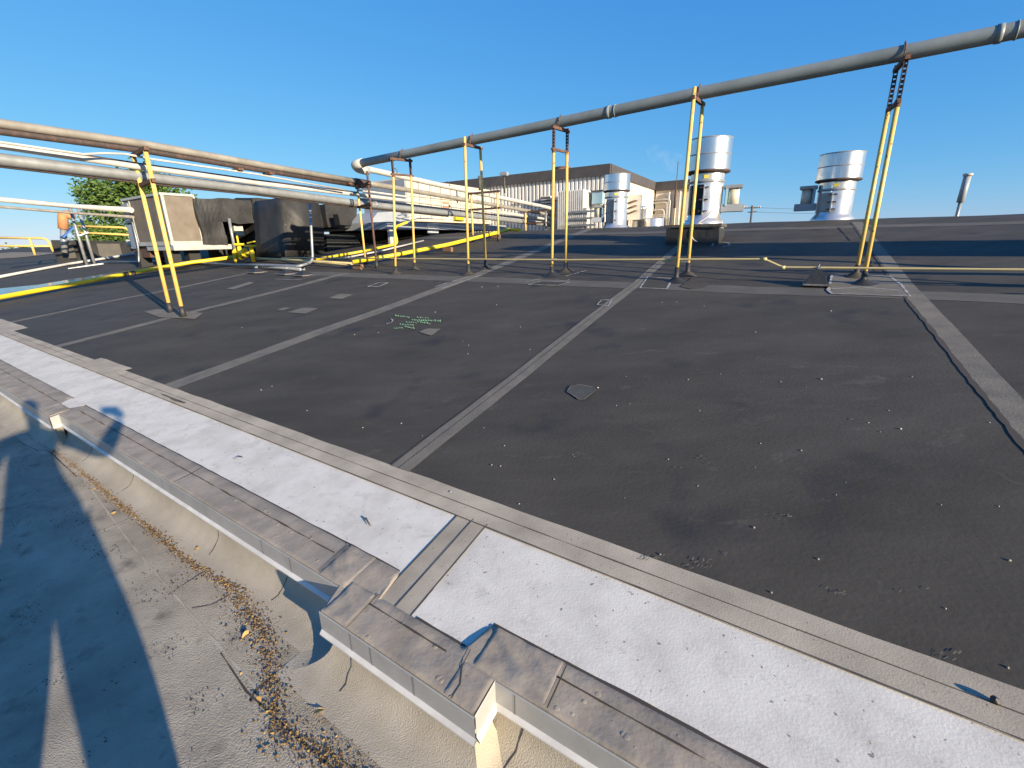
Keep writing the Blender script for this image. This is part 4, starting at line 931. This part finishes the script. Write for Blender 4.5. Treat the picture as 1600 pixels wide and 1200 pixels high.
# ---------------------------------------------------------------- distance: utility pole, trees, hills
D_ = 120
def far(x, y): return at(x, y, D_)
t = thing('utility_pole', 'distant wooden utility pole with two crossarms beyond the roof ridge', 'utility pole', far(1175, 370) - vec(0, 0, 6))
MB().tube([far(1173, 360) - vec(0, 0, 8), far(1175.5, 321)], [.28, .2], 8).build('pole', 'bark', t)
for y, a_, c_ in ((324.5, 1163, 1188), (331, 1168, 1182)): b = MB(); hbar(b, far(a_, y + .6), far(c_, y - .2), .2, .22); b.build('crossarm', 'bark', t)
b = MB()
for x in (1163, 1166.5, 1184, 1187.5): b.tube([far(x, 325), far(x, 321.5)], .12, 6)
b.build('insulator', 'pipewhite', t)
for k, (y0, y1) in enumerate(((324, 327), (331, 333))):
    b = MB(); b.tube([far(1178, y0)] + [far(1178 + (1330 - 1178) * s_ / 8, y0 + (y1 - y0) * s_ / 8 + 5 * (s_ / 8) * (1 - s_ / 8)) for s_ in range(1, 9)], .04, 5); tag(b.build('power_line', 'wire'), ['upper distant power line running right from the utility pole', 'lower distant power line running right from the utility pole'][k], 'power line', 'distant power lines')

def tree(base, h, w, lab, n=2600, leaf=.16, seed=1, trunk=.35, crowny=.35):
    random.seed(seed); t = thing('tree', lab, 'tree', base); tb = MB()
    tb.tube([base, base + vec(.1, 0, h * .3), base + vec(0, .1, h * .75)], [trunk, trunk * .7, trunk * .2], 8)
    cl = []
    for i in range(26):
        a = random.uniform(0, 2 * PI); z = random.uniform(crowny * .7, 1.0); rr = w * math.sin(min(1, max(.12, (1.06 - z) / (1.06 - crowny * .7)) ** .6) * PI * .5) * random.uniform(.35, 1)
        c = base + vec(math.cos(a) * rr, math.sin(a) * rr, h * z * .93); cl.append((c, w * random.uniform(.16, .34)))
        if i % 2 == 0: s0 = base + vec(0, 0, h * z * .6); tb.tube([s0, (s0 + c) / 2 + vec(0, 0, .2), c], [trunk * .25, trunk * .15, trunk * .05], 5)
    tb.build('trunk', 'bark', t)
    lb = MB()
    for i in range(n):
        c, r = random.choice(cl); d = vec(random.gauss(0, 1), random.gauss(0, 1), random.gauss(0, .75)).normalized() * r * random.uniform(.45, 1.1); p = c + d
        x = vec(random.gauss(0, 1), random.gauss(0, 1), random.gauss(0, .5)).normalized(); y = x.cross(vec(random.gauss(0, 1), random.gauss(0, 1), random.gauss(0, 1))).normalized(); s_ = leaf * random.uniform(.6, 1.3)
        lb.bm.faces.new([lb.bm.verts.new(p + x * s_), lb.bm.verts.new(p + y * s_ * .6), lb.bm.verts.new(p - x * s_), lb.bm.verts.new(p - y * s_ * .6)])
    lb.build('crown', 'leafgreen', t); return t
p = at(240, 384, 48); p.z = -6; tree(p, 13.0, 5.6, 'large leafy green tree behind the beige air handler at the left', 34000, .13, 3, crowny=.45)
p = at(170, 384, 46); p.z = -6; tree(p, 9.6, 2.6, 'bushy green tree clump left of the large tree, behind the yellow railing', 14000, .12, 5, crowny=.45)
for i, (x, top, w) in enumerate(((30, 388, 8), (44, 386.5, 5), (68, 389.5, 6), (140, 388.5, 7))):
    dd_ = 190; p = at(x, 392, dd_); p.z = -6; zt = at(x, top, dd_).z
    tree(p, zt + 6, w, ['tiny distant tree beyond the far left railing, leftmost', 'tiny distant rounded tree beyond the far left railing', 'tiny distant tree low beside the black parapet end', 'distant low tree seen over the black parapet'][i], 1500, .55, 20 + i, crowny=.3)
b = MB()
for (x0, x1, hh, dd_) in ((-300, 320, 1.5, 900), (1080, 1330, 5, 700), (1100, 1900, 4, 1500)):
    n = 60; top = []; bot = []
    for i in range(n + 1):
        x = x0 + (x1 - x0) * i / n; g = at(x, 385, dd_); e = max(.02, math.sin(PI * i / n)) ** .35
        z = 1.6 + hh * e * (1 + .5 * noise.noise((x * .05, dd_, 1)) + .25 * noise.noise((x * .3, dd_, 2)))
        top.append(vec(g.x, g.y, z)); bot.append(vec(g.x, g.y, -6.5))
    back = [vec(p.x * 1.25, p.y * 1.25, -6.5) for p in top]
    for i in range(n): b.poly([bot[i], bot[i + 1], top[i + 1], top[i]]); b.poly([top[i], top[i + 1], back[i + 1], back[i]])
mat('hills', (.07, .10, .10), .9, col2=(.10, .13, .12), scale=.02); struct(b.build('hills', 'hills'))

# ---------------------------------------------------------------- patches, paint marks, writing and pebbles on the roof
def quadpatch(pxs, m, off=.0065, name='roof_patch', outline=None, ow=.012):
    P = [surf(*p) for p in pxs]; b = MB(); n = 4
    c = (sum(p[0] for p in P) / len(P), sum(p[1] for p in P) / len(P))
    if m:
        vc = b.bm.verts.new(W(*c, zr(*c) + off)); ring = []
        for i in range(len(P)):
            a, d = P[i], P[(i + 1) % len(P)]
            for k in range(n): q = (a[0] + (d[0] - a[0]) * k / n, a[1] + (d[1] - a[1]) * k / n); ring.append(b.bm.verts.new(W(*q, zr(*q) + off)))
        for i in range(len(ring)): b.bm.faces.new((vc, ring[i], ring[(i + 1) % len(ring)]))
        struct(b.build(name, m))
    if outline: b = MB(); ribbon(b, P + [P[0]], ow, off + .002, step=.05, wvar=1.1); struct(b.build(name + '_edge', outline))
quadpatch([(886, 614), (892, 605), (905, 603), (929, 608), (930, 613), (912, 626), (905, 626)], 'roofpatch', outline='seam', ow=.010)
quadpatch([(655, 519), (668, 514), (688, 515), (674, 525)], 'seam', outline='patchedge')
quadpatch([(450, 489), (473, 482), (497, 483), (478, 491)], 'seam', outline='patchedge')
quadpatch([(514, 467), (530, 460), (552, 461), (535, 468)], 'seam', outline='patchedge')
quadpatch([(432, 485), (444, 481), (455, 482), (441, 486)], 'seam')
quadpatch([(225, 488), (245, 484), (275, 486), (318, 491), (305, 500), (250, 497)], 'seam', .01)
quadpatch([(354, 452), (390, 441), (398, 443), (365, 453)], 'seam', .01)
quadpatch([(575, 449), (591, 443), (606, 443), (592, 449)], None, outline='chalk', ow=.035)
quadpatch([(933, 477), (940, 470), (956, 470), (950, 479)], None, outline='chalk', ow=.016)
quadpatch([(1000, 450), (1012, 433), (1050, 436), (1042, 452)], 'epdm', .008, outline='chalk', ow=.022)
quadpatch([(825, 446), (845, 440), (890, 441), (872, 447)], 'epdm', .008, outline='chalk', ow=.022)
quadpatch([(1294, 455), (1300, 460), (1422, 465), (1408, 446), (1390, 432), (1300, 430)], 'seam', .0085, outline='chalk', ow=.024)
quadpatch([(1062, 448), (1090, 428), (1118, 430), (1104, 448), (1080, 452)], 'epdm', .009)
b = MB()
for pl, w in (([(680, 449), (732, 433)], .03), ([(690, 452), (745, 433), (752, 431)], .03), ([(1300, 452), (1345, 449), (1405, 455)], .02), ([(430, 437), (470, 438), (500, 430)], .025), ([(822, 441), (836, 438), (846, 436)], .02), ([(884, 432), (917, 423)], .025), ([(868, 438), (884, 440), (890, 437)], .018), ([(1112, 385), (1118, 378), (1138, 380), (1140, 384), (1128, 387)], .03)):
    ribbon(b, [surf(*p) for p in pl], w, .010, wvar=1.3)
struct(b.build('chalk_mark', 'chalk'))
b = MB()
for pl, w in (([(1312, 356), (1332, 376)], .03), ([(1358, 408), (1372, 424)], .025)): ribbon(b, [surf(*p) for p in pl], w, .013, wvar=1.3)
struct(b.build('seam_gap', 'crack_and_shadow_dark'))
# green crayon note: rows of joined handwriting strokes (the original is not legible)
random.seed(12); b = MB()
def hand(x0, y0, x1, y1, n, hpx):
    P = []; 
    for i in range(n * 4 + 1):
        s_ = i / (n * 4); x = x0 + (x1 - x0) * s_; y = y0 + (y1 - y0) * s_; a = (0, -1, .2, .9)[i % 4] * hpx * random.uniform(.45, 1)
        P.append((x + random.uniform(-.6, .6) - a * .5, y + a))
    k = 0
    while k < len(P) - 1:
        L_ = random.choice((4, 6, 8, 9)); s_ = P[k:k + L_ + 1]
        if len(s_) > 1: ribbon(b, [surf(*p) for p in s_], .0085, .012, step=.02, wvar=.6)
        k += L_ + 1
hand(617, 494, 640, 496.5, 6, 1.6); hand(651, 497, 671, 498, 5, 1.4); hand(643, 500.5, 664, 502, 6, 1.4); hand(664, 501.5, 690, 503, 7, 1.8)
hand(634, 504, 652, 505.5, 5, 1.4); hand(652, 503.5, 673, 507, 6, 1.6); hand(624, 507.5, 648, 509, 6, 1.6); hand(615, 514, 630, 513, 4, 1.4); hand(632, 511, 648, 514, 5, 1.5)
tag(b.build('crayon_note', 'greenpaint'), 'green handwritten crayon note on the black roof above a small patch', 'writing')
b = MB(); ribbon(b, [surf(*p) for p in ((604, 507), (612, 505), (614, 501), (611, 499))], .02, .012, wvar=1); struct(b.build('chalk_mark', 'chalk'))
# scuffs and boot prints
b = MB(); random.seed(3)
for (x, y, n) in ((1020, 873, 7), (1090, 885, 12), (1085, 720, 5), (1072, 730, 4), (1215, 812, 6), (1130, 868, 4), (1310, 930, 5), (1425, 928, 6), (1480, 1030, 7), (1345, 660, 3), (1170, 592, 4)):
    for i in range(n):
        xx = x + random.uniform(-22, 22); yy = y + random.uniform(-7, 7); q = surf(xx, yy); a = random.uniform(-.4, .4) + (i % 2) * .2
        ribbon(b, [q, (q[0] + .018 * math.cos(a + .9), q[1] + .018 * math.sin(a + .9))], .003, .006, step=.006, wvar=1.4)
struct(b.build('scuff_marks', 'seam'))
PEB = [(1407, 671, 5, 'w'), (1357, 661, 3, 'w'), (1546, 660, 3, 'w'), (934, 608, 4, 'w'), (1075, 594, 3, 0), (1283, 593, 5, 0), (1220, 597, 3, 0), (1093, 642, 3, 0), (1126, 585, 2, 0), (1188, 693, 3, 0), (1252, 704, 4, 0), (1090, 761, 3, 0), (1306, 775, 3, 0), (1178, 825, 5, 0), (1278, 875, 5, 0), (1031, 869, 5, 0), (1205, 927, 5, 0), (1577, 877, 6, 0), (1574, 1045, 6, 0), (1477, 953, 4, 'w'), (768, 728, 4, 0), (782, 729, 3, 'w'), (704, 770, 5, 0), (866, 750, 3, 0), (897, 714, 2, 0), (788, 698, 3, 0), (811, 789, 3, 'w'), (756, 669, 2, 'w'), (660, 681, 2, 0), (627, 662, 3, 'w'), (567, 669, 3, 'w'), (591, 520, 2, 'w'), (680, 488, 2, 'w'), (776, 477, 2, 'w'), (753, 449, 2, 'w'), (778, 448, 2, 'w'), (723, 534, 2, 0), (732, 540, 2, 'w'), (731, 553, 2, 'w'), (828, 547, 2, 'w'), (813, 511, 2, 'w'), (554, 524, 2, 'w'), (408, 610, 3, 'w'), (425, 604, 2, 'w'), (378, 512, 2, 0), (480, 642, 2, 'w'), (1034, 473, 2, 0), (1100, 478, 2, 'w'), (1298, 487, 3, 'w'), (1150, 402, 2, 'w'), (1057, 472, 2, 0), (1180, 521, 3, 0), (1425, 588, 3, 0), (1389, 641, 3, 0), (1375, 675, 3, 0), (1260, 605, 2, 0), (978, 590, 2, 0), (984, 632, 2, 0), (963, 635, 2, 'w'), (895, 712, 2, 0), (865, 748, 2, 0), (976, 780, 2, 0), (1044, 718, 3, 'w'), (1180, 730, 2, 'w'), (1321, 755, 2, 0), (1470, 790, 3, 0), (1560, 793, 3, 'w')]
mat('pebble_pale', (.34, .32, .29), .85)
for i, (x, y, s_, kd) in enumerate(PEB):
    q = surf(x, y); p = W(*q, zr(*q)); r = depth(p) * s_ / 727 / 2 * .7; random.seed(i)
    b = MB(); bmesh.ops.create_icosphere(b.bm, subdivisions=2, radius=r)
    for v in b.bm.verts: v.co = Vector((v.co.x * 1.1, v.co.y * .9, v.co.z * .8)) * (1 + .35 * noise.noise(v.co / r * .9 + vec(i, 0, 0))) + p + vec(0, 0, r * .6)
    o = b.build('pebble', 'pebble_pale' if kd == 'w' else 'pebble'); tag(o, 'small pale pebble lying on the dark roof' if kd == 'w' else 'small dark pebble lying on the dark roof', 'pebble', 'pale pebbles on the roof' if kd == 'w' else 'dark pebbles on the roof')
p = surf(1553, 1101); p3 = W(p[0], p[1], flat(*p) + .008); b = MB(); bmesh.ops.create_icosphere(b.bm, subdivisions=3, radius=.011)
for v in b.bm.verts: v.co = Vector(v.co) * (1 + .4 * noise.noise(v.co * 90)) + p3 + vec(0, 0, .006)
tag(b.build('stone', 'pitch'), 'dark lump casting a shadow on the tan strip at the lower right', 'stone')
# debris dashes on the tan and white strips
b = MB()
for pl, w in (([(252, 617), (262, 621), (275, 627), (290, 632)], .012), ([(571, 813), (577, 822), (580, 827)], .009), ([(366, 721), (372, 717), (378, 718)], .022)): 
    for k in range(3):
        ribbon(b, [(surf(*p)[0] + random.uniform(-.008, .008), surf(*p)[1] + random.uniform(-.006, .006)) for p in pl], w * .6, .011 + .001 * k, flat, .012, 2.6, seed=k)
struct(b.build('dirt_specks', 'grime'))

# ---------------------------------------------------------------- photographer standing on the lower deck behind the camera
latv = vec(-.743, -.669, 0); ldir = vec(LD.x, LD.y, 0).normalized()
cen = latv * .50 + ldir * -.12
face = d2(-26, 0); sidev = vec(face.y, -face.x, 0)     # sidev points to the person's right
ps = thing('person', 'person in dark jacket and jeans standing on the lower deck, holding up a phone', 'person', vec(cen.x, cen.y, 0))
def pc(z): return .365 if z < .6 else .365 + .205 * min(1, (z - .6) / 1.0)
def B(s_, f, z): return latv * pc(z) + ldir * -.12 + sidev * s_ + face * f + vec(0, 0, z)
phone_c = vec(0, -.022, 1.6)
def skin(name, verts, edges, radii, m, root=0, subd=2, parent=None):
    me = bpy.data.meshes.new(name); me.from_pydata([v - vec(cen.x, cen.y, 0) for v in verts], edges, []); o = bpy.data.objects.new(name, me); COL.objects.link(o); o.parent = parent or ps
    md = o.modifiers.new('skin', 'SKIN'); md.use_smooth_shade = True
    for i, r in enumerate(radii):
        sv = me.skin_vertices[0].data[i]; sv.radius = (r, r) if not isinstance(r, tuple) else r; sv.use_root = (i == root)
    sm = o.modifiers.new('sub', 'SUBSURF'); sm.levels = subd; sm.render_levels = subd; me.materials.append(MATS[m]); return o
hip = B(0, 0, .98)
wristR = phone_c + sidev * .085 + vec(.0, -.05, -.07); elbR = wristR + vec(-.07, -.17, -.21)
shR = B(.19, 0, 1.50); shL = B(-.25, 0, 1.47); elbL = B(-.35, -.01, 1.22); wrL = B(-.33, .05, .97)
vb = [hip, B(-.05, .01, 1.15), B(-.05, .01, 1.36), B(0, 0, 1.52), B(0, .01, 1.58), B(0, .03, 1.645), B(0, .045, 1.73), B(0, .035, 1.80),
      shR, (shR + elbR) / 2, elbR, (elbR + wristR) / 2, wristR, shL, (shL + elbL) / 2, elbL, wrL,
      B(.11, 0, .90), B(.17, .03, .52), B(.21, -.01, .12), B(.21, .01, .05), B(.22, .15, .04), B(-.11, 0, .90), B(-.17, .03, .52), B(-.21, -.01, .12), B(-.21, .01, .05), B(-.22, .15, .04)]
eb = [(0, 1), (1, 2), (2, 3), (3, 4), (4, 5), (5, 6), (6, 7), (3, 8), (8, 9), (9, 10), (10, 11), (11, 12), (3, 13), (13, 14), (14, 15), (15, 16), (0, 17), (17, 18), (18, 19), (19, 20), (20, 21), (0, 22), (22, 23), (23, 24), (24, 25), (25, 26)]
rb_ = [(.22, .16), (.225, .15), (.21, .14), (.10, .085), .056, .07, .088, .07, .08, .068, .062, .052, .034, .09, .088, .08, .045, (.095, .1), .066, .042, .045, .04, (.095, .1), .066, .042, .045, .04]
skin('body', vb, eb, rb_, 'jacket')
# trousers sleeve over the legs
vt = [B(0, 0, 1.0), B(.10, 0, .90), B(.135, 0, .64), B(.175, .03, .48), B(.21, -.01, .09), B(-.10, 0, .90), B(-.15, 0, .64), B(-.175, .03, .48), B(-.21, -.01, .09)]
skin('trousers', vt, [(0, 1), (1, 2), (2, 3), (3, 4), (0, 5), (5, 6), (6, 7), (7, 8)], [(.16, .13), (.125, .125), .132, .115, .095, (.125, .125), .132, .115, .095], 'jeans')
for s_ in (1, -1):
    skin('shoe', [B(s_ * .21, -.05, .045), B(s_ * .212, .06, .045), B(s_ * .222, .18, .035)], [(0, 1), (1, 2)], [.05, .05, .042], 'shoe', subd=1)
# face, hair, ears
hd = B(0, .04, 1.735)
def ell(name, c, r, m, zrot=None, seg=20, parent=None):
    b = MB(); bmesh.ops.create_uvsphere(b.bm, u_segments=seg, v_segments=seg // 2, radius=1)
    for v in b.bm.verts: v.co = c + sidev * (v.co.x * r[0]) + face * (v.co.y * r[1]) + vec(0, 0, v.co.z * r[2])
    o = b.build(name, m, parent or ps, smooth=True); return o
HD = ell('head', hd, (.078, .098, .118), 'skin')
ell('hair', hd + vec(0, 0, .028) - face * .016, (.085, .1, .108), 'hair', parent=HD)
ell('nose', hd + face * .1 + vec(0, 0, -.012), (.012, .018, .02), 'skin', seg=10, parent=HD); ell('mouth', hd + face * .091 + vec(0, 0, -.052), (.024, .008, .007), 'orange', seg=10, parent=HD)
for s_ in (1, -1):
    ell('ear', hd + sidev * .08 * s_ + vec(0, 0, -.005), (.01, .018, .03), 'skin', seg=10, parent=HD); ell('eye', hd + face * .088 + sidev * .031 * s_ + vec(0, 0, .012), (.011, .01, .008), 'pebble_pale', seg=10, parent=HD)
# right hand: palm and five fingers closed on the phone edge
palm = phone_c + sidev * .085 + vec(0, -.035, -.03)
HR = skin('hand', [wristR, palm, palm + vec(0, 0, .035)], [(0, 1), (1, 2)], [(.026, .018), (.036, .016), (.032, .014)], 'skin')
for k in range(4):
    b0 = palm + vec(0, -.004, -.02 + .02 * k); ln = (.062, .07, .073, .066)[k]
    skin('finger', [b0, b0 - sidev * ln * .45 + vec(0, -.004, .004), b0 - sidev * ln * .8 + vec(0, .004, .006), b0 - sidev * ln + vec(0, .012, .006)], [(0, 1), (1, 2), (2, 3)], [.0095, .009, .008, .007], 'skin', subd=1, parent=HR)
skin('thumb', [palm + vec(0, .004, -.02), palm + vec(0, .018, -.025) - sidev * .02, palm + vec(0, .019, -.02) - sidev * .045, palm + vec(0, .0165, -.012) - sidev * .055], [(0, 1), (1, 2), (2, 3)], [.012, .0115, .01, .008], 'skin', subd=1, parent=HR)
HL = skin('hand', [wrL, wrL - vec(0, 0, .05), wrL - vec(0, 0, .09)], [(0, 1), (1, 2)], [(.022, .026), (.02, .036), (.016, .032)], 'skin')
for k in range(4):
    b0 = wrL + face * (-.024 + .016 * k) - vec(0, 0, .09); ln = (.06, .07, .075, .068)[k]
    skin('finger', [b0, b0 - vec(0, 0, ln * .5) + sidev * .004, b0 - vec(0, 0, ln * .8) + sidev * .014, b0 - vec(0, 0, ln * .98) + sidev * .028], [(0, 1), (1, 2), (2, 3)], [.0095, .009, .008, .007], 'skin', subd=1, parent=HL)
skin('thumb', [wrL + face * .02 - vec(0, 0, .03), wrL + face * .045 - vec(0, 0, .06), wrL + face * .05 - vec(0, 0, .09)], [(0, 1), (1, 2)], [.012, .0105, .008], 'skin', subd=1, parent=HL)
ph = thing('phone', 'black phone held up in the photographer\'s right hand', 'phone', phone_c)
MB().box(phone_c, vec(1, 0, 0), vec(0, 1, 0), vec(0, 0, 1), .08, .004, .038, .0035).build('case', 'phone', ph)
MB().tube([phone_c + vec(-.055, .0042, .018), phone_c + vec(-.055, .0065, .018)], .012, 16).build('lens', 'lens', ph)



# faint steam drifting behind the nearest stack
sm_ = bpy.data.materials.new('steam'); sm_.use_nodes = True; nt = sm_.node_tree; nt.nodes.remove(nt.nodes['Principled BSDF'])
pv_ = nt.nodes.new('ShaderNodeVolumePrincipled'); pv_.inputs['Color'].default_value = (1, 1, 1, 1)
tn = nt.nodes.new('ShaderNodeTexNoise'); tn.inputs['Scale'].default_value = 2.2; tn.inputs['Detail'].default_value = 3; tcn = nt.nodes.new('ShaderNodeTexCoord')
mrn = nt.nodes.new('ShaderNodeMapRange'); mrn.inputs[1].default_value = .48; mrn.inputs[2].default_value = .75; mrn.inputs[3].default_value = 0; mrn.inputs[4].default_value = .35
nt.links.new(tcn.outputs['Object'], tn.inputs['Vector']); nt.links.new(tn.outputs[0], mrn.inputs[0]); nt.links.new(mrn.outputs[0], pv_.inputs['Density']); nt.links.new(pv_.outputs[0], nt.nodes['Material Output'].inputs['Volume'])
MATS['steam'] = sm_
p = at(1046, 250, 20.5); b = MB(); bmesh.ops.create_icosphere(b.bm, subdivisions=3, radius=1)
for v in b.bm.verts: v.co = Vector((v.co.x * .95, v.co.y * .5, v.co.z * .4 - v.co.x * .38)) + p
struct(b.build('steam', 'steam'), 'stuff')
